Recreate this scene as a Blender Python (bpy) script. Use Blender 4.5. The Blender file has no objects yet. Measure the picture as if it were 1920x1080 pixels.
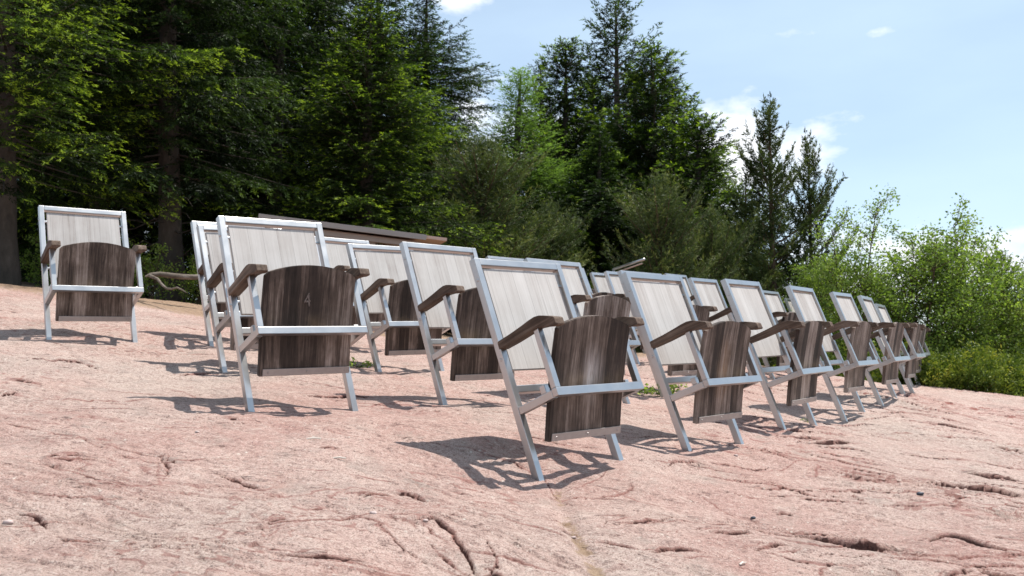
import bpy, bmesh, math, random
import numpy as np
from mathutils import Matrix, Vector

# ------------------------------------------------------------------ camera, sky, sun, exposure
FPX = 1716.3                      # focal length in photograph pixels (1920 wide)
TH = 0.0567                       # camera pitch upwards
CAM_H = 0.95
SUN_DIR = np.array([0.36, 0.20, 0.91]); SUN_DIR /= np.linalg.norm(SUN_DIR)   # towards the sun
SUN_STRENGTH = 4.6
SKY_STRENGTH = 0.10
EXPOSURE = 0.56

scn = bpy.context.scene
col = scn.collection
cam_d = bpy.data.cameras.new('camera')
cam_d.sensor_width = 36.0
cam_d.lens = 36.0 * FPX / 1920.0
cam_d.clip_start = 0.05
cam_d.clip_end = 3000
cam_d.dof.use_dof = True
cam_d.dof.focus_distance = 4.2
cam_d.dof.aperture_fstop = 6.3
cam = bpy.data.objects.new('camera', cam_d)
cam.location = (0, 0, CAM_H)
cam.rotation_euler = (math.pi / 2 + TH, 0, 0)
col.objects.link(cam)
scn.camera = cam
scn.view_settings.view_transform = 'Standard'
scn.view_settings.look = 'None'
scn.view_settings.exposure = EXPOSURE
scn.view_settings.gamma = 1.0
scn.cycles.max_bounces = 6
scn.cycles.transparent_max_bounces = 4

elev = math.asin(SUN_DIR[2]); azim = math.atan2(SUN_DIR[0], SUN_DIR[1])
sun_d = bpy.data.lights.new('sun', 'SUN')
sun_d.energy = SUN_STRENGTH; sun_d.angle = math.radians(0.53); sun_d.color = (1.0, 0.96, 0.905)
sun = bpy.data.objects.new('sun', sun_d)
sun.rotation_euler = Vector(SUN_DIR.tolist()).to_track_quat('Z', 'Y').to_euler()
sun.location = (6, 6, 30)
col.objects.link(sun)

world = bpy.data.worlds.new('World'); scn.world = world; world.use_nodes = True
wn, wl = world.node_tree.nodes, world.node_tree.links
wn.clear()
def W(t, **kw):
    n = wn.new(t)
    for k, v in kw.items(): setattr(n, k, v)
    return n
sky = W('ShaderNodeTexSky', sky_type='NISHITA'); sky.sun_disc = False
sky.sun_elevation = elev; sky.sun_rotation = azim
sky.air_density = 1.0; sky.dust_density = 1.6; sky.ozone_density = 1.6; sky.altitude = 1100
tc = W('ShaderNodeTexCoord')
def wmath(op, a, b=None, c=None, clamp=False):
    n = W('ShaderNodeMath', operation=op); n.use_clamp = clamp
    for i, v in enumerate((a, b, c)):
        if v is None: continue
        if isinstance(v, (int, float)): n.inputs[i].default_value = v
        else: wl.new(v, n.inputs[i])
    return n.outputs[0]
# clouds: fair-weather cumulus as soft banks placed by compass direction and height
def sky_dir(px, py):
    v = np.array([(px - 960) / FPX, 0, 0]) + np.array([0, math.cos(TH), math.sin(TH)]) + (py - 540) / FPX * np.array([0, math.sin(TH), -math.cos(TH)])
    return v / np.linalg.norm(v)
noi = W('ShaderNodeTexNoise'); noi.inputs['Scale'].default_value = 14.0; noi.inputs['Detail'].default_value = 7.0; noi.inputs['Roughness'].default_value = 0.58
mp = W('ShaderNodeMapping'); mp.inputs['Scale'].default_value = (1, 1, 2.0)
wl.new(tc.outputs['Generated'], mp.inputs['Vector']); wl.new(mp.outputs[0], noi.inputs['Vector'])
banks = [(850, 0, .045, .014, 1.), (900, 200, .055, .045, .9), (950, 290, .10, .07, 1.), (1375, 320, .085, .075, 1.05), (1490, 275, .060, .040, .9), (1300, 400, .14, .08, 1.),
         (1715, 470, .050, .030, 1.), (1640, 470, .06, .04, .9), (1870, 500, .09, .032, .95), (1960, 480, .06, .03, 1.), (1640, 60, .030, .007, .62), (1480, 62, .05, .010, .45), (640, 90, .05, .06, .9),
         (1560, 540, .2, .06, 1.), (1080, 480, .25, .07, 1.), (520, 380, .2, .1, .9)]
total = None
for px, py, rx, rz, wgt in banks:
    d = sky_dir(px, py)
    sub = W('ShaderNodeVectorMath', operation='SUBTRACT'); wl.new(tc.outputs['Generated'], sub.inputs[0]); sub.inputs[1].default_value = d.tolist()
    sc_ = W('ShaderNodeVectorMath', operation='MULTIPLY'); wl.new(sub.outputs[0], sc_.inputs[0]); sc_.inputs[1].default_value = (1 / rx, 1 / rx, 1 / rz)
    ln = W('ShaderNodeVectorMath', operation='LENGTH'); wl.new(sc_.outputs[0], ln.inputs[0])
    v = wmath('MULTIPLY', wmath('SUBTRACT', 1.0, wmath('MULTIPLY', ln.outputs['Value'], 0.5), clamp=True), wgt)
    total = v if total is None else wmath('MAXIMUM', total, v)
dens = wmath('MULTIPLY', wmath('SUBTRACT', wmath('ADD', wmath('MULTIPLY', total, 0.80), wmath('MULTIPLY', noi.outputs['Fac'], 1.3)), 1.08), 2.7, clamp=True)
# thin high veil over the whole sky
veil = W('ShaderNodeTexNoise'); veil.inputs['Scale'].default_value = 3.0; veil.inputs['Detail'].default_value = 5.0
mp2 = W('ShaderNodeMapping'); mp2.inputs['Scale'].default_value = (1, 1, 3.5); mp2.inputs['Location'].default_value = (2.2, .4, 1)
wl.new(tc.outputs['Generated'], mp2.inputs['Vector']); wl.new(mp2.outputs[0], veil.inputs['Vector'])
vz = wmath('ADD', wmath('MULTIPLY', veil.outputs['Fac'], 0.40), 0.20, clamp=True)
mix1 = W('ShaderNodeMix', data_type='RGBA'); wl.new(vz, mix1.inputs['Factor']); wl.new(sky.outputs[0], mix1.inputs['A']); mix1.inputs['B'].default_value = (6.6, 8.2, 9.3, 1)
mix2 = W('ShaderNodeMix', data_type='RGBA'); wl.new(dens, mix2.inputs['Factor']); wl.new(mix1.outputs['Result'], mix2.inputs['A']); mix2.inputs['B'].default_value = (8.6, 8.8, 9.2, 1)
bg = W('ShaderNodeBackground'); bg.inputs['Strength'].default_value = SKY_STRENGTH
wo = W('ShaderNodeOutputWorld')
wl.new(mix2.outputs['Result'], bg.inputs['Color']); wl.new(bg.outputs[0], wo.inputs['Surface'])

# ------------------------------------------------------------------ helpers
XV = np.array([1., 0, 0]); FV = np.array([0, math.cos(TH), math.sin(TH)]); DV = np.array([0, math.sin(TH), -math.cos(TH)])
CV = np.array([0, 0, CAM_H])
def c2w(p): return CV + p[0] * XV + p[1] * DV + p[2] * FV
def v2w(p): return p[0] * XV + p[1] * DV + p[2] * FV
def ray(px, py): return v2w(((px - 960) / FPX, (py - 540) / FPX, 1.0))

def link(o, parent=None):
    col.objects.link(o)
    if parent is not None: o.parent = parent
    return o
def tag(o, label=None, cat=None, group=None, kind=None):
    if label: o['label'] = label
    if cat: o['category'] = cat
    if group: o['group'] = group
    if kind: o['kind'] = kind
    return o
def empty(name, loc, rz=0, label=None, cat=None, group=None):
    o = bpy.data.objects.new(name, None); o.location = loc; o.rotation_euler = (0, 0, rz); o.empty_display_size = .2
    link(o); return tag(o, label, cat, group)
def np_mesh(name, V, F, mats=(), attr=None, smooth=False, mat_idx=None):
    """V (n,3); F list of arrays (m,k) of faces"""
    me = bpy.data.meshes.new(name)
    if isinstance(F, np.ndarray): F = [F]
    F = [f for f in F if len(f)]
    nl = sum(f.size for f in F); nf = sum(len(f) for f in F)
    me.vertices.add(len(V)); me.vertices.foreach_set('co', np.asarray(V, dtype=np.float32).ravel())
    me.loops.add(nl); me.loops.foreach_set('vertex_index', np.concatenate([f.ravel() for f in F]).astype(np.int32))
    me.polygons.add(nf)
    tot = np.concatenate([np.full(len(f), f.shape[1]) for f in F]); st = np.concatenate([[0], np.cumsum(tot)[:-1]])
    me.polygons.foreach_set('loop_start', st.astype(np.int32)); me.polygons.foreach_set('loop_total', tot.astype(np.int32))
    if smooth: me.polygons.foreach_set('use_smooth', np.ones(nf, dtype=bool))
    for m in mats: me.materials.append(m)
    if mat_idx is not None: me.polygons.foreach_set('material_index', np.asarray(mat_idx, dtype=np.int32))
    me.update(calc_edges=True)
    if attr:
        for k, (dom, a) in attr.items():
            at = me.attributes.new(k, 'FLOAT', dom); at.data.foreach_set('value', np.asarray(a, dtype=np.float32))
    me.validate()
    return me
def mesh_obj(name, me, parent=None):
    return link(bpy.data.objects.new(name, me), parent)
def new_bm(): return bmesh.new()
def add_box(bm, c, s, rot=None, bevel=0.0):
    m = Matrix.Translation(c) @ (rot.to_4x4() if rot else Matrix.Identity(4)) @ Matrix.Diagonal((s[0], s[1], s[2], 1))
    r = bmesh.ops.create_cube(bm, size=1, matrix=m)
    if bevel:
        ed = list({e for v in r['verts'] for e in v.link_edges})
        bmesh.ops.bevel(bm, geom=ed, offset=bevel, segments=2, affect='EDGES', profile=.7)
def add_prism(bm, prof, x0, x1, bevel=0.0):
    """prof: list of (y,z) points, extruded along x"""
    a = [bm.verts.new((x0, y, z)) for y, z in prof]; b = [bm.verts.new((x1, y, z)) for y, z in prof]
    n = len(prof); fs = [bm.faces.new(a), bm.faces.new(b[::-1])]
    for i in range(n): fs.append(bm.faces.new((a[i], b[i], b[(i + 1) % n], a[(i + 1) % n])))
    bmesh.ops.recalc_face_normals(bm, faces=fs)
    if bevel: bmesh.ops.bevel(bm, geom=list({e for f in fs for e in f.edges}), offset=bevel, segments=2, affect='EDGES', profile=.7)
def add_cyl(bm, p0, p1, r, seg=12, r2=None):
    p0, p1 = Vector(p0), Vector(p1); d = p1 - p0
    m = Matrix.Translation((p0 + p1) / 2) @ d.to_track_quat('Z', 'Y').to_matrix().to_4x4()
    bmesh.ops.create_cone(bm, cap_ends=True, segments=seg, radius1=r, radius2=r if r2 is None else r2, depth=d.length, matrix=m)
def bm_mesh(name, bm, mat, smooth=False):
    me = bpy.data.meshes.new(name); bm.to_mesh(me); bm.free(); me.materials.append(mat)
    if smooth:
        me.polygons.foreach_set('use_smooth', np.ones(len(me.polygons), dtype=bool))
    return me
def tubes(paths, seg=6):
    """paths: list of (P (n,3), R (n,)) -> V, F quads"""
    VV, FF, off = [], [], 0
    for P, R in paths:
        P = np.asarray(P, float); R = np.asarray(R, float); n = len(P)
        T = np.gradient(P, axis=0); T /= np.linalg.norm(T, axis=1)[:, None] + 1e-9
        ref = np.where(np.abs(T[:, 2:3]) > .9, np.array([[1., 0, 0]]), np.array([[0, 0, 1.]]))
        A = np.cross(T, ref); A /= np.linalg.norm(A, axis=1)[:, None] + 1e-9; B = np.cross(T, A)
        for i in range(1, n):
            if A[i] @ A[i - 1] < 0: A[i] *= -1; B[i] *= -1
        an = np.arange(seg) * 2 * math.pi / seg
        V = P[:, None] + R[:, None, None] * (np.cos(an)[None, :, None] * A[:, None] + np.sin(an)[None, :, None] * B[:, None])
        VV.append(V.reshape(-1, 3))
        i, j = np.meshgrid(np.arange(n - 1), np.arange(seg), indexing='ij'); j2 = (j + 1) % seg
        FF.append(np.stack([i * seg + j, i * seg + j2, (i + 1) * seg + j2, (i + 1) * seg + j], -1).reshape(-1, 4) + off)
        off += n * seg
    return np.concatenate(VV), np.concatenate(FF)

# numpy noise
def _hash(ix, iy, s):
    h = (ix.astype(np.int64) * 374761393 + iy.astype(np.int64) * 668265263 + s * 2147483647) & 0xffffffff
    h = ((h ^ (h >> 13)) * 1274126177) & 0xffffffff
    h = (h ^ (h >> 16)) & 0xffffff
    return h / float(0xffffff)
def vnoise(x, y, s=0):
    ix, iy = np.floor(x), np.floor(y); fx, fy = x - ix, y - iy
    fx = fx * fx * fx * (fx * (fx * 6 - 15) + 10); fy = fy * fy * fy * (fy * (fy * 6 - 15) + 10)
    a = _hash(ix, iy, s); b = _hash(ix + 1, iy, s); c = _hash(ix, iy + 1, s); d = _hash(ix + 1, iy + 1, s)
    return (a + (b - a) * fx) * (1 - fy) + (c + (d - c) * fx) * fy
def fbm(x, y, s=0, o=4, g=.5):
    r = 0; a = 1; t = 0
    for k in range(o):
        ca, sa = math.cos(.6 * k + .3), math.sin(.6 * k + .3)
        r = r + a * vnoise((ca * x - sa * y) * 2 ** k + 17.3 * k, (sa * x + ca * y) * 2 ** k - 9.1 * k, s + k); t += a; a *= g
    return r / t
def sstep(a, b, x):
    t = np.clip((x - a) / (b - a), 0, 1); return t * t * (3 - 2 * t)

# ------------------------------------------------------------------ materials
def mat(name):
    m = bpy.data.materials.new(name); m.use_nodes = True; nt = m.node_tree; nt.nodes.clear()
    class N: pass
    k = N(); k.m = m; k.nt = nt
    def new(t, **kw):
        n = nt.nodes.new(t)
        for a, b in kw.items(): setattr(n, a, b)
        return n
    def put(sock, v):
        if v is None: return
        if hasattr(v, 'is_output') or isinstance(v, bpy.types.NodeSocket): nt.links.new(v, sock)
        else: sock.default_value = v
    def math_(op, a, b=None, c=None, clamp=False):
        n = new('ShaderNodeMath', operation=op); n.use_clamp = clamp
        for i, v in enumerate((a, b, c)): put(n.inputs[i], v)
        return n.outputs[0]
    def mix(f, a, b, blend='MIX'):
        n = new('ShaderNodeMix', data_type='RGBA', blend_type=blend); put(n.inputs['Factor'], f)
        put(n.inputs['A'], a if not isinstance(a, tuple) else (*a, 1)[:4]); put(n.inputs['B'], b if not isinstance(b, tuple) else (*b, 1)[:4])
        return n.outputs['Result']
    def noise(vec, scale, detail=4, rough=.55, dist=0, out='Fac'):
        n = new('ShaderNodeTexNoise'); put(n.inputs['Vector'], vec); n.inputs['Scale'].default_value = scale
        n.inputs['Detail'].default_value = detail; n.inputs['Roughness'].default_value = rough; n.inputs['Distortion'].default_value = dist
        return n.outputs[out]
    def mapping(vec, scale=(1, 1, 1), loc=None):
        n = new('ShaderNodeMapping'); put(n.inputs['Vector'], vec); n.inputs['Scale'].default_value = scale
        if loc is not None: put(n.inputs['Location'], loc)
        return n.outputs[0]
    def ramp(f, stops):
        n = new('ShaderNodeValToRGB'); put(n.inputs[0], f); e = n.color_ramp.elements
        while len(e) < len(stops): e.new(.5)
        for i, (p, c) in enumerate(stops): e[i].position = p; e[i].color = (*c, 1) if isinstance(c, tuple) else (c, c, c, 1)
        return n.outputs[0]
    k.new, k.put, k.math, k.mix, k.noise, k.mapping, k.ramp = new, put, math_, mix, noise, mapping, ramp
    def finish(color, rough=.7, metal=0., bump=None, bstr=.3, bdist=.01, spec=.5, trans=None, aniso=None):
        p = new('ShaderNodeBsdfPrincipled'); put(p.inputs['Base Color'], color if not isinstance(color, tuple) else (*color, 1)); put(p.inputs['Roughness'], rough)
        put(p.inputs['Metallic'], metal); put(p.inputs['Specular IOR Level'], spec)
        if bump is not None:
            b = new('ShaderNodeBump'); b.inputs['Strength'].default_value = bstr; b.inputs['Distance'].default_value = bdist
            put(b.inputs['Height'], bump); nt.links.new(b.outputs[0], p.inputs['Normal'])
        out = new('ShaderNodeOutputMaterial')
        if trans is None: nt.links.new(p.outputs[0], out.inputs[0])
        else:
            t = new('ShaderNodeBsdfTranslucent'); put(t.inputs['Color'], trans[1])
            mx = new('ShaderNodeMixShader'); mx.inputs[0].default_value = trans[0]
            nt.links.new(p.outputs[0], mx.inputs[1]); nt.links.new(t.outputs[0], mx.inputs[2]); nt.links.new(mx.outputs[0], out.inputs[0])
        return m
    k.finish = finish
    k.obj = lambda: new('ShaderNodeTexCoord').outputs['Object']
    k.rand = lambda: new('ShaderNodeObjectInfo').outputs['Random']
    def attr(nm, typ='GEOMETRY'):
        n = new('ShaderNodeAttribute'); n.attribute_name = nm; n.attribute_type = typ; return n.outputs['Fac']
    k.attr = attr
    def seeded():          # object coordinates shifted per object so no two boards share a pattern
        c = new('ShaderNodeCombineXYZ'); r = k.rand(); put(c.inputs[0], math_('MULTIPLY', r, 37.)); put(c.inputs[1], math_('MULTIPLY', r, 91.)); put(c.inputs[2], math_('MULTIPLY', r, 53.))
        a = new('ShaderNodeVectorMath', operation='ADD'); put(a.inputs[0], k.obj()); put(a.inputs[1], c.outputs[0]); return a.outputs[0]
    k.seeded = seeded
    return k

def wood_mat(name, stops, plank, tone=.5, streak=None, planks=True, ax=2):
    k = mat(name); sv = k.seeded(); ob = k.obj()
    def G(a, b): v = [a, a, a]; v[ax] = b; return tuple(v)
    grain = k.noise(k.mapping(sv, G(70, 2.2)), 1.0, 6, .65, .4)
    fine = k.noise(k.mapping(sv, G(260, 5)), 1.0, 3, .6)
    broad = k.noise(k.mapping(sv, G(9, .9)), 1.0, 4, .6)
    stain = k.noise(k.mapping(sv, (3.5, 3.5, 3.0)), 1.0, 5, .65)
    sx = k.new('ShaderNodeSeparateXYZ'); k.put(sx.inputs[0], ob)
    u = k.math('DIVIDE', k.math('ADD', sx.outputs[0], 10.0), plank)
    pid = k.math('FLOOR', u); fr = k.math('FRACT', u)
    wnz = k.new('ShaderNodeTexWhiteNoise', noise_dimensions='2D'); cb = k.new('ShaderNodeCombineXYZ'); k.put(cb.inputs[0], pid); k.put(cb.inputs[1], k.math('MULTIPLY', k.rand(), 77.)); k.put(wnz.inputs['Vector'], cb.outputs[0])
    v = k.math('ADD', k.math('MULTIPLY', grain, .42), k.math('MULTIPLY', fine, .16))
    v = k.math('ADD', v, k.math('MULTIPLY', broad, .40))
    v = k.math('ADD', v, k.math('MULTIPLY', k.math('SUBTRACT', stain, .5), .35))
    if planks: v = k.math('ADD', v, k.math('MULTIPLY', k.math('SUBTRACT', wnz.outputs['Value'], .5), .22 * tone * 2))
    c = k.ramp(v, stops)
    if planks:
        d = k.math('MINIMUM', fr, k.math('SUBTRACT', 1.0, fr))
        joint = k.math('SUBTRACT', 1.0, k.math('MULTIPLY', d, 45.), clamp=True)
        c = k.mix(k.math('MULTIPLY', joint, .55), c, (stops[0][1][0] * .5, stops[0][1][1] * .5, stops[0][1][2] * .5))
    if streak: c = streak(k, c, sx, grain, broad, stain)
    return k.finish(c, .72, bump=k.math('ADD', grain, k.math('MULTIPLY', fine, .5)), bstr=.35, bdist=.002, spec=.25)

M = {}
M['board'] = wood_mat('weathered_board', [(.28, (.23, .20, .18)), (.40, (.38, .345, .32)), (.52, (.45, .42, .395)), (.66, (.515, .485, .46)), (.82, (.59, .56, .535))], .0887, .25)
def seat_streak(k, c, sx, grain, broad, stain):
    z = sx.outputs[2]; x = sx.outputs[0]
    # pale mineral run-off above the front bar and a rusty tide line: weathering with its own shape
    bl = k.attr('bleach', 'OBJECT'); fineg = k.noise(k.mapping(k.seeded(), (140, 140, 6)), 1.0, 5, .7)
    band = k.math('SUBTRACT', 1.0, k.math('MULTIPLY', k.math('ABSOLUTE', k.math('SUBTRACT', z, .27)), 14.), clamp=True)
    f = k.math('MULTIPLY', k.math('MULTIPLY', band, k.math('SUBTRACT', k.math('MULTIPLY', stain, 3.0), 1.35), clamp=True), .45, clamp=True)
    c = k.mix(f, c, (.30, .20, .10))
    cx = k.math('MULTIPLY', k.math('ABSOLUTE', k.math('SUBTRACT', k.math('ADD', x, k.math('MULTIPLY', k.math('SUBTRACT', broad, .5), .16)), .0)), 10.)
    cz = k.math('MULTIPLY', k.math('ABSOLUTE', k.math('SUBTRACT', z, .30)), 6.5)
    cz = k.math('ADD', cz, k.math('MULTIPLY', k.math('SUBTRACT', stain, .5), 1.2))
    rr = k.math('SUBTRACT', 1.15, k.math('SQRT', k.math('ADD', k.math('MULTIPLY', cx, cx), k.math('MULTIPLY', cz, cz))), clamp=True)
    rr = k.math('MULTIPLY', rr, k.math('ADD', .45, k.math('MULTIPLY', grain, 1.1)))
    f2 = k.math('MULTIPLY', k.math('MULTIPLY', rr, bl), k.math('SUBTRACT', k.math('MULTIPLY', broad, 3.6), .9), clamp=True)
    f2 = k.math('MULTIPLY', f2, k.math('MULTIPLY', k.math('SUBTRACT', fineg, .36), 4., clamp=True))
    c = k.mix(k.math('MULTIPLY', f2, .8), c, (.52, .48, .46))
    ru = k.attr('rust', 'OBJECT'); rx = k.math('SUBTRACT', 1.0, k.math('MULTIPLY', k.math('ABSOLUTE', k.math('ADD', x, .01)), 11.), clamp=True)
    rz = k.math('SUBTRACT', 1.0, k.math('MULTIPLY', k.math('ABSOLUTE', k.math('SUBTRACT', z, .30)), 4.5), clamp=True)
    f3 = k.math('MULTIPLY', k.math('MULTIPLY', k.math('MULTIPLY', rx, rz), ru), k.math('SUBTRACT', k.math('MULTIPLY', broad, 5.), 1.4), clamp=True)
    f3 = k.math('MULTIPLY', f3, k.math('MULTIPLY', k.math('SUBTRACT', fineg, .38), 3.5, clamp=True))
    return k.mix(f3, c, (.23, .115, .04))
M['seat'] = wood_mat('weathered_seat_underside', [(.30, (.020, .015, .012)), (.42, (.050, .036, .029)), (.51, (.115, .085, .068)), (.59, (.24, .19, .16)), (.72, (.46, .40, .36))], .0887, .5, seat_streak)
M['arm'] = wood_mat('weathered_armrest', [(.30, (.022, .014, .010)), (.43, (.070, .044, .030)), (.55, (.145, .100, .073)), (.70, (.32, .25, .20))], .5, planks=False, ax=1)
def metal_mat():
    k = mat('brushed_steel'); sv = k.seeded()
    br = k.noise(k.mapping(sv, (160, 160, 160)), 1, 3, .6); bl = k.noise(sv, 7, 5, .65); fi = k.noise(k.mapping(sv, (500, 500, 14)), 1, 2, .5)
    r = k.math('ADD', .24, k.math('MULTIPLY', bl, .16)); r = k.math('ADD', r, k.math('MULTIPLY', fi, .08))
    c = k.mix(k.math('MULTIPLY', k.math('SUBTRACT', bl, .35), 1.2, clamp=True), (.49, .485, .48), (.61, .60, .59))
    gm = k.noise(sv, 2.6, 6, .7); c = k.mix(k.math('MULTIPLY', k.math('SUBTRACT', gm, .56), 3.0, clamp=True), c, (.36, .34, .32)); r = k.math('ADD', r, k.math('MULTIPLY', k.math('SUBTRACT', gm, .5), .25, clamp=True))
    return k.finish(c, r, 1.0, bump=k.math('ADD', br, fi), bstr=.035, bdist=.001)
M['metal'] = metal_mat()
k = mat('dull_zinc'); M['zinc'] = k.finish(k.mix(k.noise(k.seeded(), 30, 4), (.30, .275, .265), (.44, .41, .39)), .45, .6)
k = mat('dark_hole'); M['dark'] = k.finish((.015, .014, .013), .6)

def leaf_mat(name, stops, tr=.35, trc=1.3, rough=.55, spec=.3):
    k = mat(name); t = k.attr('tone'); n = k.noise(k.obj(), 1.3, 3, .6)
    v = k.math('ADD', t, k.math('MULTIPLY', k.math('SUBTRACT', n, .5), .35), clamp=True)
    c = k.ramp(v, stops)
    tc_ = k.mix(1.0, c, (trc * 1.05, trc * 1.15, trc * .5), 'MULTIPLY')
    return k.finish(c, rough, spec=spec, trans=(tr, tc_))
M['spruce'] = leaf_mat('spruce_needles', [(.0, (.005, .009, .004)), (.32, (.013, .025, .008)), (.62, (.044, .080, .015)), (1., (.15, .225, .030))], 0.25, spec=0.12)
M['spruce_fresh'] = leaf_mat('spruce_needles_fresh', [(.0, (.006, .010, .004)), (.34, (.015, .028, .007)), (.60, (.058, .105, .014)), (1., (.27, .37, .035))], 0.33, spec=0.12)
M['pine'] = leaf_mat('pine_needles', [(.0, (.016, .024, .009)), (.35, (.052, .076, .025)), (.65, (.12, .15, .05)), (1., (.27, .28, .10))], 0.18, spec=0.15)
M['larch'] = leaf_mat('larch_needles', [(.0, (.055, .10, .026)), (.4, (.14, .23, .055)), (1., (.28, .38, .10))], 0.38, spec=0.12)
M['leaf'] = leaf_mat('broad_leaves', [(.0, (.045, .075, .018)), (.4, (.12, .18, .040)), (.75, (.24, .32, .075)), (1., (.40, .47, .14))], 0.45, spec=0.2)
M['juniper'] = leaf_mat('juniper_needles', [(.0, (.018, .032, .009)), (.35, (.060, .095, .020)), (.7, (.17, .215, .034)), (1., (.36, .33, .06))], 0.22, spec=0.12)
k = mat('bark'); o_ = k.seeded(); n1 = k.noise(k.mapping(o_, (9, 9, 2.4)), 1, 6, .7); n2 = k.noise(o_, 2.2, 4)
M['bark'] = k.finish(k.mix(n2, k.ramp(n1, [(.3, (.030, .024, .020)), (.55, (.085, .068, .056)), (.8, (.17, .14, .12))]), (.07, .06, .05)), .9, bump=n1, bstr=.8, bdist=.03, spec=.15)
k = mat('pine_bark'); o_ = k.seeded(); n1 = k.noise(k.mapping(o_, (9, 9, 2.4)), 1, 6, .7)
M['pine_bark'] = k.finish(k.ramp(n1, [(.3, (.045, .030, .022)), (.6, (.13, .085, .058)), (.8, (.21, .14, .10))]), .9, bump=n1, bstr=.8, bdist=.02, spec=.15)
k = mat('driftwood'); o_ = k.obj(); n1 = k.noise(k.mapping(o_, (2.5, 18, 18)), 1, 6, .7)
M['driftwood'] = k.finish(k.ramp(n1, [(.3, (.06, .045, .035)), (.5, (.15, .12, .095)), (.75, (.34, .29, .25))]), .85, bump=n1, bstr=.6, bdist=.01, spec=.2)

def rock_mat():
    k = mat('pink_porphyry'); g = k.new('ShaderNodeNewGeometry').outputs['Position']
    crack = k.attr('crack'); lit = k.attr('litter'); face = k.attr('ledge')
    big = k.noise(g, .45, 5, .6); mid = k.noise(g, 2.2, 6, .62, .3); sm = k.noise(g, 9, 6, .7, .2); fine = k.noise(g, 42, 5, .75); gr = k.noise(g, 150, 4, .75); gr2 = k.noise(g, 420, 2, .6)
    def over(v, lo, gain, c, colr, amt=1.): return k.mix(k.math('MULTIPLY', k.math('MULTIPLY', k.math('SUBTRACT', v, lo), gain, clamp=True), amt), c, colr)
    def under(v, hi, gain, c, colr, amt=1.): return k.mix(k.math('MULTIPLY', k.math('MULTIPLY', k.math('SUBTRACT', hi, v), gain, clamp=True), amt), c, colr)
    c = k.ramp(mid, [(.30, (.460, .275, .240)), (.46, (.540, .365, .320)), (.60, (.605, .440, .390)), (.78, (.64, .51, .455))])
    c = over(big, .47, 5., c, (.55, .46, .41), .8)
    c = under(big, .46, 6.0, c, (.46, .265, .235), .85)
    c = over(sm, .52, 3.5, c, (.64, .52, .465), .8)
    c = under(sm, .46, 4.0, c, (.36, .22, .19), .8)
    c = over(fine, .53, 6.0, c, (.70, .585, .53), .8)
    c = under(fine, .48, 6.5, c, (.24, .155, .135), .9)
    c = over(gr, .57, 9.0, c, (.78, .71, .67), .75)
    c = under(gr, .47, 9.0, c, (.13, .085, .075), .9)
    vor = k.new('ShaderNodeTexVoronoi', feature='F1'); k.put(vor.inputs['Vector'], g); vor.inputs['Scale'].default_value = 22
    spot = k.math('MULTIPLY', k.math('SUBTRACT', .17, vor.outputs['Distance']), 14., clamp=True)
    spot = k.math('MULTIPLY', spot, k.math('MULTIPLY', k.math('SUBTRACT', sm, .50), 9., clamp=True)); c = k.mix(spot, c, (.74, .69, .63))
    lich = k.noise(g, 4.2, 7, .75); c = over(lich, .53, 6., c, (.36, .305, .27), .65)
    # hairline fissures running roughly along the bedding
    def hair(scale, stretch, width, lo, seed):
        v = k.noise(k.mapping(g, (1, stretch, 1), (seed, seed * 2, 0)), scale, 5, .62, .6)
        ln_ = k.math('SUBTRACT', 1.0, k.math('MULTIPLY', k.math('ABSOLUTE', k.math('SUBTRACT', v, .5)), 1 / width), clamp=True)
        mk = k.math('MULTIPLY', k.math('SUBTRACT', k.noise(k.mapping(g, (1, 1.5, 1), (seed * 3, 1, 0)), scale * 1.1, 4, .65), lo), 9., clamp=True)
        return k.math('MULTIPLY', ln_, mk)
    h1 = hair(1.6, 2.6, .009, .56, 3.1); h2 = hair(4.5, 2.4, .013, .57, 7.7); h3 = hair(11., 2.0, .028, .57, 1.3)
    hl = k.math('MAXIMUM', h1, k.math('MAXIMUM', h2, h3))
    c = k.mix(k.math('SUBTRACT', k.math('MULTIPLY', face, 1.3), .35, clamp=True), c, (.29, .115, .095))
    c = k.mix(k.math('MULTIPLY', hl, .95), c, (.10, .045, .038))
    c = k.mix(k.math('SUBTRACT', k.math('MULTIPLY', crack, 2.6), .45, clamp=True), c, (.060, .022, .018))
    ln = k.noise(g, 30, 5, .8); lc = k.ramp(ln, [(.3, (.10, .06, .035)), (.5, (.30, .20, .12)), (.75, (.50, .38, .24))])
    lf = k.math('MULTIPLY', k.math('SUBTRACT', k.math('ADD', lit, k.math('MULTIPLY', k.math('SUBTRACT', ln, .5), 2.2)), .45), 3., clamp=True)
    c = k.mix(k.math('MULTIPLY', lf, .8), c, lc)
    rgh = k.math('ADD', .35, k.math('MULTIPLY', k.math('SUBTRACT', k.noise(g, 1.1, 4, .6), .36), 3.2, clamp=True))
    h = k.math('ADD', k.math('MULTIPLY', sm, .40), k.math('MULTIPLY', k.math('MULTIPLY', fine, .70), rgh)); h = k.math('ADD', h, k.math('MULTIPLY', gr, .50)); h = k.math('ADD', h, k.math('MULTIPLY', gr2, .10))
    h = k.math('SUBTRACT', h, k.math('MULTIPLY', hl, .40))
    c = k.mix(1.0, c, (.90, .862, .825), 'MULTIPLY')
    return k.finish(c, .85, bump=h, bstr=.85, bdist=.028, spec=.25)
M['rock'] = rock_mat()

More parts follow.
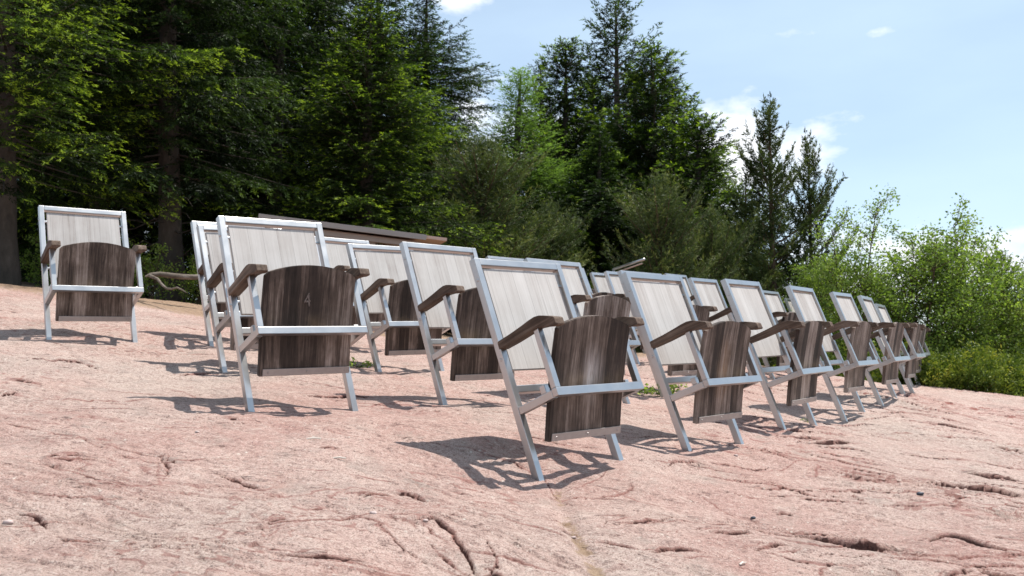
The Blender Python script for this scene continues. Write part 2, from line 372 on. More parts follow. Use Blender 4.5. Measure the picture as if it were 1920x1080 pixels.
# ------------------------------------------------------------------ the rock: one sheet to the horizon
PX_, PZ_, P0_ = 0.1155, -0.0276, 0.95          # fitted slope of the slab seen from the camera
def base_h(X, Y):
    z = (Y - math.sin(TH) * (PX_ * X + P0_)) / (math.cos(TH) + PZ_ * math.sin(TH))
    y = PX_ * X + PZ_ * z + P0_
    h = CAM_H + z * math.sin(TH) - y * math.cos(TH)
    s = sstep(-1.5, 3.0, X)
    y0 = 10.3 + 1.0 * s + .35 * (vnoise(X * .7, X * 0 + 3.1, 5) - .5)
    over = np.maximum(0, Y - y0)
    left = -.084 * over + .012 * over
    right = -.07 * over - np.minimum(.10 * over ** 1.5, .30 * over)
    h = h + left * (1 - s) + right * s
    return h
def far_h(X, Y):
    Yc = np.minimum(Y, 26.0); Xc = np.clip(X, -16, 16)
    h = base_h(Xc, Yc)
    b = sstep(24, 60, np.hypot(X * .9, Y))
    return h * (1 - b) + b * (-7.0)
CH = {}
CH={
'A1':([-3.1421, 0.434, 6.8793],[0.7901, 0.0291, 0.6123],[0.5707, -0.3996, -0.7174],[-0.2238, -0.9162, 0.3323],0.05,0.022),
'A2':([-1.1239, 0.6545, 4.9741],[0.78, 0.0216, 0.6255],[0.5763, -0.4144, -0.7044],[-0.2439, -0.9099, 0.3357],0.001,-0.036),
'A3':([-0.1799, 0.7666, 5.8134],[0.717, 0.0385, 0.696],[0.6461, -0.4114, -0.6429],[-0.2616, -0.9106, 0.3198],0.04,0.0),
'A5':([0.3575, 0.9104, 4.4508],[0.713, 0.0302, 0.7005],[0.6448, -0.4208, -0.6381],[-0.2755, -0.9067, 0.3195],0.009,0.043),
'A6':([1.2293, 0.9705, 5.4268],[0.6697, 0.0365, 0.7417],[0.687, -0.4098, -0.6001],[-0.282, -0.9115, 0.2995],0.031,0.019),
'A7':([2.0698, 1.0072, 6.5189],[0.6001, 0.0317, 0.7993],[0.7411, -0.398, -0.5407],[-0.3009, -0.9169, 0.2623],0.022,-0.006),
'A8':([2.8833, 1.0522, 7.6892],[0.5782, 0.0441, 0.8147],[0.7565, -0.403, -0.5151],[-0.3056, -0.9141, 0.2664],-0.049,-0.009),
'A9':([3.6642, 1.1067, 8.847],[0.5772, 0.0407, 0.8156],[0.7548, -0.4078, -0.5138],[-0.3117, -0.9121, 0.2661],-0.013,0.017),
'A10':([4.3182, 1.1553, 9.9131],[0.5221, 0.0566, 0.851],[0.7918, -0.403, -0.459],[-0.317, -0.9135, 0.2552],0.0,0.0),
'B4':([-0.7665, 0.7064, 7.1711],[0.7316, 0.0206, 0.6815],[0.6273, -0.412, -0.6609],[-0.2671, -0.911, 0.3143],0.067,0.0),
'B2':([-1.692, 0.6051, 6.3587],[0.7755, 0.0045, 0.6314],[0.5756, -0.4161, -0.7039],[-0.2596, -0.9093, 0.3253],0.038,0.0),
'B1':([-2.1475, 0.5007, 7.4734],[0.782, 0.0203, 0.623],[0.5738, -0.4139, -0.7067],[-0.2435, -0.9101, 0.3353],0.032,0.0),
'B6':([0.6703, 0.8316, 6.7002],[0.677, 0.0379, 0.7351],[0.6739, -0.4334, -0.5984],[-0.2959, -0.9004, 0.3189],0.0,-0.035),
'B3':([-1.3347, 0.5816, 8.4057],[0.7177, 0.039, 0.6953],[0.6456, -0.4117, -0.6432],[-0.2611, -0.9105, 0.3206],0.0,0.0),
'B5':([0.2259, 0.666, 11.3277],[0.7164, 0.0403, 0.6965],[0.6475, -0.4103, -0.6422],[-0.2599, -0.9111, 0.32],0.0,0.0),
'B7':([1.5778, 0.8634, 11.8295],[0.6697, 0.0365, 0.7417],[0.687, -0.4098, -0.6001],[-0.282, -0.9115, 0.2995],0.0,0.0),
'C1':([1.1445, 0.793, 13.0638],[0.6769, 0.038, 0.7351],[0.674, -0.4333, -0.5983],[-0.2957, -0.9005, 0.3189],0.0,0.0),
'C2':([0.8972, 0.8201, 9.2297],[0.677, 0.038, 0.735],[0.674, -0.4334, -0.5983],[-0.2958, -0.9004, 0.319],0.0,0.0),
'B8':([1.6169, 0.8747, 10.3375],[0.6697, 0.0365, 0.7417],[0.687, -0.4098, -0.6001],[-0.282, -0.9115, 0.2995],0.0,0.0),
'B9':([1.4724, 0.9171, 7.7206],[0.6668, 0.0371, 0.7443],[0.6891, -0.4111, -0.5968],[-0.2838, -0.9108, 0.2997],0.0,0.0),
'B10':([2.3812, 0.9632, 9.3512],[0.5965, 0.0313, 0.802],[0.7419, -0.4026, -0.5362],[-0.3061, -0.9148, 0.2634],0.0,0.0),
'B11':([2.6629, 0.8718, 12.6],[0.6002, 0.0317, 0.7993],[0.7411, -0.398, -0.5407],[-0.3009, -0.9169, 0.2623],0.0,0.0),
'B12':([3.0063, 1.0392, 10.0297],[0.5783, 0.0442, 0.8146],[0.7564, -0.4031, -0.5152],[-0.3056, -0.9141, 0.2666],0.055,0.0),
'B14':([3.8047, 1.1024, 11.9216],[0.5782, 0.0441, 0.8147],[0.7565, -0.403, -0.5151],[-0.3056, -0.9141, 0.2664],0.0,0.0),
'B13':([5.3779, 1.2518, 16.1286],[0.5782, 0.0441, 0.8147],[0.7565, -0.403, -0.5151],[-0.3056, -0.9141, 0.2664],0.0,0.0),
'A11':([5.243, 1.2782, 11.8182],[0.521, 0.058, 0.8516],[0.7931, -0.4017, -0.4578],[-0.3155, -0.9139, 0.2553],0.0,0.012),
}


def at_ground(px, py):
    """where the sight line of a photograph pixel meets the slab"""
    d = ray(px, py); t = 1.0
    for _ in range(60):
        p = CV + d * t; e = p[2] - float(far_h(np.array(p[0]), np.array(p[1])))
        t += e / max(.02, -(d[2] - .084)) * .6
    return CV + d * t
def hrel(X, Y, fine=True):
    h = far_h(X, Y)
    near = 1 - sstep(11, 16, np.abs(Y)) ; near = near * (1 - sstep(8, 12, np.abs(X)))
    h = h + (.16 * (fbm(X * .33, Y * .42, 11, 3) - .5) + .07 * (fbm(X * 1.3, Y * 1.6, 21, 3) - .5)) * near
    return h
def detail(X, Y):
    near = (1 - sstep(11, 15, Y)) * (1 - sstep(7.5, 11, np.abs(X)))
    wx = X + .35 * (fbm(X * .9, Y * .9, 3, 3) - .5); wy = Y + .30 * (fbm(X * .8 + 5, Y * .9, 4, 3) - .5)
    q = fbm(wx * .75 + .3, wy * 2.3 + wx * .35, 31, 4, .55)
    n = 9.0; v = q * n; fr = v - np.floor(v); sharp = .10
    terr = (np.floor(v) + sstep(.0, sharp, fr)) / n
    msk = sstep(.44, .62, fbm(X * .55 + 7, Y * .8, 41, 3)) * (1 - .55 * (1 - sstep(.0, 3.5, X)) )
    A = .20
    h = A * (terr - q) * msk
    led = (fr < sharp * 1.1) * msk * sstep(.25, .6, fbm(X * 3, Y * 3, 8, 2))
    h = h + .022 * (fbm(wx * 2.6, wy * 4.5, 51, 5, .5) - .5) + .005 * (fbm(X * 19, Y * 30, 61, 4, .65) - .5)
    # flakes: small second generation of ledges
    q2 = fbm(wx * 2.6 + 9, wy * 6.5 + wx * .9, 71, 3, .5); v2 = q2 * 7; fr2 = v2 - np.floor(v2)
    t2 = (np.floor(v2) + sstep(0, .16, fr2)) / 7
    m2 = sstep(.54, .68, fbm(X * 1.1 + 3, Y * 1.4, 81, 3))
    h = h + .030 * (t2 - q2) * m2
    led = np.maximum(led, (fr2 < .17) * m2 * .7)
    # grit pits
    p = fbm(X * 9, Y * 12, 91, 3, .6); h = h - .030 * np.maximum(0, p - .66)
    return h * near, led * near
cracks = [  # (photograph polyline, width m, depth m, step m)
 ([(1485,983),(1530,990),(1600,1003),(1650,1010),(1695,1012)], .016, .045, .030),
 ([(1745,1002),(1785,995),(1820,1006),(1855,1016),(1895,1026)], .014, .038, .022),
 ([(1810,880),(1850,888),(1920,896)], .020, .03, .03), ([(1750,911),(1800,915),(1850,925),(1930,938)], .024, .04, .04),
 ([(1110,947),(1150,951),(1185,956)], .007, .02, .008), ([(1150,971),(1200,966),(1262,952)], .009, .02, .012),
 ([(1105,1000),(1160,1007),(1200,1020)], .008, .022, .010), ([(1215,1021),(1270,1009),(1328,1018)], .010, .022, .018),
 ([(1320,975),(1370,980),(1417,979)], .009, .025, .014), ([(1415,1007),(1450,1001),(1482,1000)], .008, .02, .012),
 ([(1755,1072),(1790,1055),(1822,1044)], .010, .02, .010), ([(1828,1045),(1870,1060),(1930,1078)], .010, .03, .014),
 ([(1450,940),(1470,943),(1490,946)], .010, .02, .010), ([(1510,829),(1550,833),(1598,832)], .03, .03, .03),
 ([(775,996),(810,986),(850,1010),(872,1035),(897,1068)], .009, .028, .014), ([(680,943),(712,938),(742,941)], .010, .02, .012),
 ([(733,928),(775,931),(803,943)], .012, .028, .018), ([(25,967),(55,972),(90,998)], .009, .022, .012),
 ([(405,900),(450,915),(500,923)], .008, .022, .010), ([(300,863),(309,880),(316,902)], .007, .03, .005),
 ([(510,1054),(600,1059),(640,1064),(692,1062)], .007, .018, .008), ([(105,1022),(140,1031),(186,1028)], .006, .015, .006),
 ([(598,855),(640,856)], .010, .02, .010), ([(70,876),(110,872),(152,867)], .007, .014, .010), ([(415,795),(452,800)], .014, .02, .014),
 ([(-5,716),(45,720),(98,729)], .018, .022, .020), ([(50,670),(145,674),(182,686)], .020, .022, .018), ([(-5,745),(42,740)], .014, .02, .015),
 ([(235,1043),(262,1040)], .007, .02, .008), ([(820,1035),(850,1050)], .006, .018, .006), ([(915,1062),(955,1068)], .009, .02, .012),
 ([(1395,900),(1440,908),(1480,903)], .010, .02, .012), ([(1600,860),(1650,868)], .014, .02, .012), ([(1530,1075),(1600,1060)], .007, .02, .006),
 ([(1240,870),(1300,866),(1340,872)], .010, .018, .012), ([(560,740),(640,744),(700,738)], .018, .02, .020), ([(1700,790),(1780,800),(1860,815)], .025, .03, .03),
 ([(1640,770),(1720,776),(1790,790)], .025, .03, .03), ([(1860,835),(1925,850)], .022, .03, .025), ([(500,995),(545,990)], .006, .012, .006), ([(330,700),(400,694)], .02, .02, .015),
]
def axis(lo, hi, f, far):
    a = [lo]
    while a[-1] < hi: a.append(a[-1] + f(a[-1]))
    up, g = [a[-1]], .08
    while up[-1] < far: up.append(up[-1] + g); g *= 1.16
    dn, g = [a[0]], .08
    while dn[-1] > -far: dn.append(dn[-1] - g); g *= 1.16
    return np.array(dn[:0:-1] + a + up[1:])
gx = axis(-6.6, 6.8, lambda x: .0062 + .0038 * max(0, abs(x) - 1.5), 900)
gy = axis(2.35, 12.6, lambda y: .0056 + .0032 * max(0, y - 2.8), 900)
GX, GY = np.meshgrid(gx, gy)
GZ = hrel(GX, GY)
dz, led = detail(GX, GY)
GZ = GZ + dz
crk = np.zeros_like(GZ)
def seg_dist(ix, iy, pts):
    X = GX[iy][:, ix]; Y = GY[iy][:, ix]
    X2 = X + .050 * (fbm(X * 9, Y * 9, 5, 5, .62) - .5); Y2 = Y + .060 * (fbm(X * 8 + 4, Y * 9, 6, 5, .62) - .5)
    best = np.full(X.shape, 9.); sg = np.zeros(X.shape); tt = np.zeros(X.shape); L = 0; tot = sum(np.hypot(*(pts[i + 1] - pts[i])) for i in range(len(pts) - 1))
    for i in range(len(pts) - 1):
        a, b = pts[i], pts[i + 1]; d = b - a; l = np.hypot(*d); u = ((X2 - a[0]) * d[0] + (Y2 - a[1]) * d[1]) / l ** 2; uc = np.clip(u, 0, 1)
        dx = X2 - a[0] - uc * d[0]; dy = Y2 - a[1] - uc * d[1]; dd = np.hypot(dx, dy); s = np.sign(d[0] * (Y2 - a[1]) - d[1] * (X2 - a[0]))
        m = dd < best; best = np.where(m, dd, best); sg = np.where(m, s, sg); tt = np.where(m, (L + uc * l) / tot, tt); L += l
    return best, sg, tt
def around(pts, r):
    ix = np.where((gx > pts[:, 0].min() - r) & (gx < pts[:, 0].max() + r))[0]; iy = np.where((gy > pts[:, 1].min() - r) & (gy < pts[:, 1].max() + r))[0]
    return ix, iy
def carve(pts, w, dep, stp, fr, marg):
    ix, iy = around(pts, marg)
    if len(ix) < 2 or len(iy) < 2: return
    d, s, t = seg_dist(ix, iy, pts); env = np.clip(np.sin(np.clip(t, 0.02, .98) * math.pi), 0, 1) ** .6
    blk = np.ix_(iy, ix); fade = np.exp(-(d / fr) ** 2)
    wv = w * (.30 + .75 * env * vnoise(GX[blk] * 14, GY[blk] * 5, 77)); g = np.exp(-(d / wv) ** 2) * sstep(0, .4, env)
    sgn = 1 if pts[-1][0] > pts[0][0] else -1
    GZ[blk] += stp * env * fade * (.5 + .5 * np.tanh(s * sgn * d / (w * .5))) - dep * g
    crk[blk] = np.maximum(crk[blk], np.clip(g * 1.1, 0, 1) * min(1, dep / .012)); led[blk] = np.maximum(led[blk], np.exp(-(d / (w * 1.9 + .002)) ** 2) * env * .9)
for poly, w, dep, stp in cracks:
    pts = np.array([at_ground(*p)[:2] for p in poly])
    if pts[0][1] > 4.2: w *= .6
    carve(pts, w * .68, dep * .9, stp * .7, .13, .42)
    L_ = pts[-1] - pts[0]; nrm = np.array([-L_[1], L_[0]]) / np.hypot(*L_)
    for q, o_ in enumerate((.035, -.03)):
        f0, f1 = (.25, 1.25) if q else (-.2, .6)
        pp = pts[0] + L_ * np.linspace(f0, f1, 5)[:, None] + nrm * o_ * np.array([.4, 1, .8, 1.2, .6])[:, None]
        carve(pp, w * .25, dep * .3, stp * .12, .06, .16)
rf_ = np.random.default_rng(44)
for q in range(300):
    y0_ = 2.5 + 7.6 * rf_.uniform() ** 1.35; x0_ = (rf_.uniform(-.62, .62) if q % 3 else rf_.uniform(.15, .62)) * (y0_ + .6); ln_ = rf_.uniform(.10, .30) * (1 + .35 * y0_) * (2.2 if rf_.uniform() < .12 else 1)
    a0 = rf_.normal(-.05, .20) - .10 * (x0_ > 1); n_ = 6; st_ = ln_ / n_; pts = [np.array([x0_, y0_])]
    for _ in range(n_): a0 += rf_.normal(0, .22); pts.append(pts[-1] + st_ * np.array([math.cos(a0), math.sin(a0)]))
    sc_ = .6 + .12 * y0_; carve(np.array(pts), rf_.uniform(.0018, .0045) * sc_, rf_.uniform(.004, .012), rf_.uniform(.000, .0035) * sc_ * (1 + 1.6 * (x0_ > .8)), .05, .14)
lit = sstep(9.8, 10.6, GY + .8 * (fbm(GX * .8, GY * .8, 14, 3) - .5) - 2.2 * sstep(0, 4, GX))
gp = np.array([at_ground(*p)[:2] for p in [(1048, 885), (1052, 915), (1062, 955), (1085, 1000), (1112, 1045), (1135, 1090)]]); ix, iy = around(gp, .4)
d, s, t = seg_dist(ix, iy, gp); blk = np.ix_(iy, ix)
GZ[blk] -= .022 * np.exp(-(d / .045) ** 2); lit[blk] = np.maximum(lit[blk], .95 * np.exp(-(d / .040) ** 2) * np.clip(-.05 + 1.6 * fbm(GX[blk] * 8, GY[blk] * 8, 3, 3), 0, 1))
# make the slab meet every foot that the photograph shows
W2 = .32
def wpt(c, x, y, z): return c2w(c[0]) + v2w(c[1]) * x - v2w(c[2]) * y + v2w(c[3]) * z
seen = {'A1': (1, 1), 'A2': (1, 1), 'A3': (1, 0), 'A5': (1, 1), 'A6': (1, 1), 'A7': (1, 1), 'A8': (1, 1), 'A9': (1, 1), 'B4': (1, 0), 'B2': (1, 0), 'B1': (1, 0), 'B6': (0, 1), 'B12': (1, 0), 'A11': (0, 1)}
feet = []
for n, c in CH.items():
    for i, sx in ((0, -1), (1, 1)):
        if n in seen and seen[n][i]: feet.append(wpt(c, sx * (W2 - .02), 0.0, c[4 + i]))
        elif n not in seen: feet.append(wpt(c, sx * (W2 - .02), 0.0, 0.01))
feet = np.array(feet)
def sample(X, Y):
    i = np.clip(np.searchsorted(gx, X) - 1, 0, len(gx) - 2); j = np.clip(np.searchsorted(gy, Y) - 1, 0, len(gy) - 2)
    u = (X - gx[i]) / (gx[i + 1] - gx[i]); v = (Y - gy[j]) / (gy[j + 1] - gy[j])
    return (GZ[j, i] * (1 - u) + GZ[j, i + 1] * u) * (1 - v) + (GZ[j + 1, i] * (1 - u) + GZ[j + 1, i + 1] * u) * v
err = feet[:, 2] - sample(feet[:, 0], feet[:, 1])
SG = .42
K = np.exp(-((feet[:, None, 0] - feet[None, :, 0]) ** 2 + (feet[:, None, 1] - feet[None, :, 1]) ** 2) / (2 * SG ** 2))
wts = np.linalg.solve(K + .02 * np.eye(len(feet)), err)
for (fx_, fy_, _), w_ in zip(feet, wts):
    ix = np.where(np.abs(gx - fx_) < 4 * SG)[0]; iy = np.where(np.abs(gy - fy_) < 4 * SG)[0]; blk = np.ix_(iy, ix)
    GZ[blk] += w_ * np.exp(-((GX[blk] - fx_) ** 2 + (GY[blk] - fy_) ** 2) / (2 * SG ** 2))
print('FOOT ERR', np.abs(err).max(), np.abs(feet[:, 2] - sample(feet[:, 0], feet[:, 1])).max())
ny, nx = GX.shape
ii, jj = np.meshgrid(np.arange(ny - 1), np.arange(nx - 1), indexing='ij')
FQ = np.stack([ii * nx + jj, ii * nx + jj + 1, (ii + 1) * nx + jj + 1, (ii + 1) * nx + jj], -1).reshape(-1, 4)
me = np_mesh('rock_ground', np.stack([GX, GY, GZ], -1).reshape(-1, 3), FQ, [M['rock']], {'crack': ('POINT', crk.ravel()), 'litter': ('POINT', lit.ravel()), 'ledge': ('POINT', led.ravel())}, smooth=True)
tag(mesh_obj('ground', me), kind='structure')
def ground_z(x, y): return float(sample(np.array(x, float), np.array(y, float)))
def place(px, depth):
    """ground point straight below the photograph column px, at the given distance"""
    X = (px - 960) / FPX * depth; return (X, depth, ground_z(X, depth))

# ------------------------------------------------------------------ the chairs
L, PW, PD = 1.162, .035, .041
def bar_mesh(name, boxes, mat_=None, bev=.0035):
    bm = new_bm()
    for c, s in boxes: add_box(bm, c, s, bevel=bev)
    return bm_mesh(name, bm, mat_ or M['metal'])
xi = W2 - PW
me_legs = {s: bar_mesh('leg', [((s * (W2 - PW / 2), PD / 2, (L - .10) / 2), (PW, PD, L + .10))]) for s in (-1, 1)}
me_top = bar_mesh('top_rail', [((0, PD / 2, L - .0185), (2 * xi - .001, PD - .001, .036))])
me_cross = bar_mesh('cross_rail', [((0, PD / 2 + .002, .462), (2 * xi - .001, PD - .006, .036))])
FD = .269
bm = new_bm()
for s in (-1, 1): add_box(bm, (s * (W2 - .0175), -(FD - PW) / 2 - .0005, .350), (.033, FD - PW - .001, .038), bevel=.0035)
add_box(bm, (0, -FD + PW / 2 - .0005, .352), (2 * W2 - .001, PW - .001, .040), bevel=.0035)
me_seatframe = bm_mesh('seat_frame', bm, M['metal'])
me_armpost = {s: bar_mesh('arm_post', [((s * (W2 - PW / 2), -FD + PW / 2, (.3725 + .664) / 2), (PW - .002, PW - .003, .664 - .3725))]) for s in (-1, 1)}
prof = [(0, .664), (-.10, .662), (-.20, .664), (-.262, .664), (-.31, .652), (-.352, .636), (-.388, .628), (-.393, .634), (-.392, .664), (-.386, .671), (-.36, .684), (-.33, .700), (-.305, .711), (-.275, .717), (-.235, .716), (-.18, .711), (-.10, .706), (-.01, .704), (0, .700)]
def arm_mesh(s):
    bm = new_bm(); a, b = sorted((s * (W2 + .012), s * (W2 - .050)))
    add_prism(bm, prof[::-1], a, b, bevel=.004)
    return bm_mesh('armrest', bm, M['arm'])
me_arm = {s: arm_mesh(s) for s in (-1, 1)}
def wood_panel(name, w, zb, zt, y0, th, m, arch=0., bow=0., nx_=24, nz_=12, cr=0.):
    x = np.linspace(-w / 2, w / 2, nx_ + 1); s = np.linspace(0, 1, nz_ + 1)
    Xg, Sg = np.meshgrid(x, s); top = zt + arch * (1 - (Xg / (w / 2)) ** 2) - cr * sstep(w / 2 - .03, w / 2, np.abs(Xg)) ** 2
    Z = zb + Sg * (top - zb)
    bowv = bow * np.sin(Sg * math.pi)
    V = np.concatenate([np.stack([Xg, y0 + bowv, Z], -1).reshape(-1, 3), np.stack([Xg, y0 + th + bowv, Z], -1).reshape(-1, 3)])
    n = nx_ + 1; N_ = n * (nz_ + 1); F = []
    for i in range(nz_):
        for j in range(nx_):
            a = i * n + j; F.append((a, a + 1, a + n + 1, a + n)); F.append((N_ + a, N_ + a + n, N_ + a + n + 1, N_ + a + 1))
    for j in range(nx_):
        F.append((j, N_ + j, N_ + j + 1, j + 1)); a = nz_ * n + j; F.append((a, a + 1, N_ + a + 1, N_ + a))
    for i in range(nz_):
        a = i * n; F.append((a, a + n, N_ + a + n, N_ + a)); a = i * n + nx_; F.append((a, N_ + a, N_ + a + n, a + n))
    bm = new_bm(); vs = [bm.verts.new(v) for v in V]
    for f in F: bm.faces.new([vs[i] for i in f])
    bmesh.ops.recalc_face_normals(bm, faces=bm.faces[:])
    ed = [e for e in bm.edges if len(e.link_faces) == 2 and e.calc_face_angle(0) > .7]
    bmesh.ops.bevel(bm, geom=ed, offset=.003, segments=2, affect='EDGES')
    return bm_mesh(name, bm, m)
me_board = wood_panel('backrest',  .532, .563, 1.112, .016, .020, M['board'])
SB = Vector((0, -.074, .167)); ST = Vector((0, -.352, .642)); SL = (ST - SB).length
tz = (ST - SB).normalized(); tx = Vector((1, 0, 0)); ty = tz.cross(tx)
SEAT_M = Matrix((tx, ty, tz)).transposed().to_4x4(); SEAT_M.translation = SB
me_seat = wood_panel('seat', .533, 0, SL - .004, 0, .027, M['seat'], arch=.050, bow=.010, cr=.012)
bm = new_bm()
add_box(bm, (0.004, -.0045, .021), (.508, .006, .036), bevel=.0015)
me_strip = bm_mesh('edge_strip', bm, M['zinc'])
def bolt_mesh(r, d):
    bm = new_bm(); add_cyl(bm, (0, 0, 0), (0, -d, 0), r, 10, r * .72); return bm_mesh('bolt', bm, M['metal'])
me_bolt = bolt_mesh(.0062, .003); me_bolt.materials[0] = M['zinc']; 
def side_bolt(s):
    bm = new_bm(); add_cyl(bm, (0, 0, 0), (s * .0045, 0, 0), .0085, 10, .006); return bm_mesh('bolt', bm, M['metal'])
me_sbolt = {s: side_bolt(s) for s in (-1, 1)}
me_pin = bar_mesh('mounting_pin', [((0, 0, 0), (.021, .012, .013))], bev=.002)
def bracket_mesh(s):
    bm = new_bm()
    add_box(bm, (s * (W2 - .022), -.178, .391), (.030, .034, .040), bevel=.004)
    add_cyl(bm, (s * (W2 - .037), -.178, .392), (s * (W2 - .070), -.178, .392), .009, 10)
    return bm_mesh('hinge_bracket', bm, M['metal'])
me_brk = {s: bracket_mesh(s) for s in (-1, 1)}

def make_chair():
    root = empty('folding_chair', (0, 0, 0))
    for s in (-1, 1):
        lg = mesh_obj('leg', me_legs[s], root)
        for z in (1.045, .618):
            b = mesh_obj('bolt', me_sbolt[s], lg); b.location = (s * W2, PD / 2, z)
    mesh_obj('top_rail', me_top, root); mesh_obj('cross_rail', me_cross, root); mesh_obj('seat_frame', me_seatframe, root)
    for s in (-1, 1): mesh_obj('arm_post', me_armpost[s], root)
    for s in (-1, 1): mesh_obj('armrest', me_arm[s], root)
    mesh_obj('backrest', me_board, root)
    for s in (-1, 1):
        for z in (1.035, .640):
            p = mesh_obj('mounting_pin', me_pin, root); p.location = (s * (.266 + .0095), .024, z)
    for s in (-1, 1): mesh_obj('hinge_bracket', me_brk[s], root)
    st = mesh_obj('seat', me_seat, root); st.matrix_local = SEAT_M; st['bleach'] = 0.0; st['rust'] = 0.0
    sp = mesh_obj('edge_strip', me_strip, st)
    for x in (-.225, 0.0, .228):
        b = mesh_obj('bolt', me_bolt, st); b.location = (x + .004, -.0075, .021)
    return root
def copy_tree(o, parent=None):
    c = o.copy(); col.objects.link(c); c.parent = parent
    for ch in list(o.children): copy_tree(ch, c)
    return c
bpy.context.view_layer.update()
labels = {
 'A1': 'folded wood and steel chair alone at the far left, its back against the dark forest',
 'A2': 'large folded chair with a faded numeral 4 on its seat, second from the left in the foreground',
 'A3': 'folded chair directly left of and partly behind the closest chair, its right side hidden',
 'A5': 'closest folded chair in the middle foreground, white bleached patch on its dark seat',
 'A6': 'folded chair just right of the closest one, rusty brown streak in the middle of its seat',
 'A7': 'third chair counted rightwards from the closest one in the front row',
 'A8': 'fourth chair counted rightwards from the closest one, seen nearly from its side',
 'A9': 'fifth chair counted rightwards from the closest one in the front row',
 'A10': 'second last chair at the right end of the front row',
 'A11': 'last chair at the right end of the front row, squeezed in beside the juniper',
 'B4': 'folded chair between the numeral 4 chair and the chair left of the closest one, one row back',
 'B2': 'chair half hidden behind the left side of the numeral 4 chair',
 'B1': 'farthest left of the two chairs peeping out behind the left side of the numeral 4 chair',
 'B3': 'chair whose pale back shows between the numeral 4 chair and the long flat roof',
 'B5': 'far chair of which only a strip of top rail shows over the closest chair',
 'B6': 'chair straight behind the closest one, its dark seat rising above that chair',
 'B7': 'small distant chair back left of the metal railing, farther of two together',
 'B8': 'small distant chair back just below the metal railing post, nearer of two together',
 'C1': 'farthest of the three arched seats stacked up in view behind the closest chair',
 'C2': 'middle one of the three arched seats stacked up in view behind the closest chair',
 'B9': 'chair hidden behind the first chair right of the closest, its top rail just overlapping',
 'B10': 'second row chair with its full pale back showing between the first and second chairs right of the closest',
 'B11': 'distant chair showing a sliver of back left of the clear pale second row back',
 'B12': 'second row chair whose dark round seat shows under the armrest of the third chair in the front row',
 'B14': 'distant chair with its pale back showing right behind the second chair right of the closest',
 'B13': 'distant chair showing only a thin sliver of back behind the third chair right of the closest',
}
labels['A7'] = 'second chair counted rightwards from the closest one in the front row'
labels['A8'] = 'third chair counted rightwards from the closest one, seen nearly from its side'
labels['A9'] = 'fourth chair counted rightwards from the closest one in the front row'
labels['B12'] = 'second row chair whose dark round seat shows above the armrest of the second chair right of the closest'
labels['A2'] = 'large folded chair with a faded numeral 4 on its seat, second from the left'
labels['A6'] = 'folded chair just right of the closest one, rusty brown streak down its seat'
labels['B4'] = 'folded chair half showing between the numeral 4 chair and the next big chair right'
labels['B1'] = "leftmost of the two chairs peeping out behind the numeral 4 chair's left side"
labels['B2'] = "right one of the two chairs peeping out behind the numeral 4 chair's left side"
labels['B10'] = 'second row chair showing its whole pale back right of the rust streaked chair'
labels['B12'] = 'second row chair whose round dark seat top shows above a front row armrest'
labels['B13'] = 'distant chair showing only a sliver of back behind the third front row chair'
labels['B11'] = 'distant chair, a sliver of back left of the second row whole pale back'
labels['B9'] = 'chair behind the rust streaked one, its top rail just overlapping and seat bottom below'
proto = make_chair()
chairs = {}
for i, (n, c) in enumerate(CH.items()):
    o = proto if i == 0 else copy_tree(proto)
    z = Vector(v2w(c[3])); y = -Vector(v2w(c[2])); x = y.cross(z).normalized(); z = x.cross(y).normalized()
    y = z.cross(x).normalized()
    m = Matrix((x, y, z)).transposed().to_4x4(); m.translation = Vector(c2w(c[0]))
    o.matrix_world = m; chairs[n] = o
    tag(o, labels[n], 'chair', 'folded cinema chairs set in rows on the rock')
for ch in chairs['A5'].children:
    if ch.name.startswith('seat') and 'bleach' in ch.keys(): ch['bleach'] = 1.0
for ch in chairs['A6'].children:
    if ch.name.startswith('seat') and 'bleach' in ch.keys(): ch['rust'] = 1.0
for ch in chairs['A2'].children:
    if ch.name.startswith('seat') and 'bleach' in ch.keys():
        # faded painted numeral on the seat
        cu = bpy.data.curves.new('numeral', 'FONT'); cu.body = '4'; cu.size = .105; cu.extrude = .0004; cu.align_x = 'CENTER'
        tmp = bpy.data.objects.new('tmp', cu); col.objects.link(tmp); bpy.context.view_layer.update()
        me = bpy.data.meshes.new_from_object(tmp.evaluated_get(bpy.context.evaluated_depsgraph_get())); bpy.data.objects.remove(tmp); bpy.data.curves.remove(cu)
        k = mat('faded_paint'); n_ = k.noise(k.obj(), 60, 4, .7)
        k.finish(k.mix(k.math('MULTIPLY', k.math('SUBTRACT', n_, .42), 4., clamp=True), (.10, .072, .058), (.30, .26, .24)), .8)
        me.materials.clear(); me.materials.append(k.m)
        nm = mesh_obj('painted_numeral', me, ch); nm.location = (-.02, -.0125, .375); nm.rotation_euler = (math.pi / 2, -.12, 0); nm.scale = (.8, 1, 1)

# ------------------------------------------------------------------ vegetation
DN, DS, CL_, CW_, TWF, NC = 2.0, .60, .95, .62, 1.25, 3
def unit(a): return a / (np.linalg.norm(a, axis=-1, keepdims=True) + 1e-9)
def cards(rng, P, D, ln, wd):
    """leaf-sized rhombs at P pointing along D"""
    n = len(P); S = unit(np.cross(D, unit(rng.normal(size=(n, 3)))))
    ln = np.broadcast_to(ln, (n,))[:, None]; wd = np.broadcast_to(wd, (n,))[:, None]
    V = np.stack([P, P + D * ln * .45 + S * wd * .5, P + D * ln, P + D * ln * .45 - S * wd * .5], 1).reshape(-1, 3)
    return V
def crown_mesh(name, Vs, tones, m):
    V = np.concatenate(Vs); T = np.concatenate(tones); F = np.arange(len(V)).reshape(-1, 4)
    return np_mesh(name, V, F, [m], {'tone': ('FACE', np.clip(T, 0, 1))})
UP = np.array([0, 0, 1.])

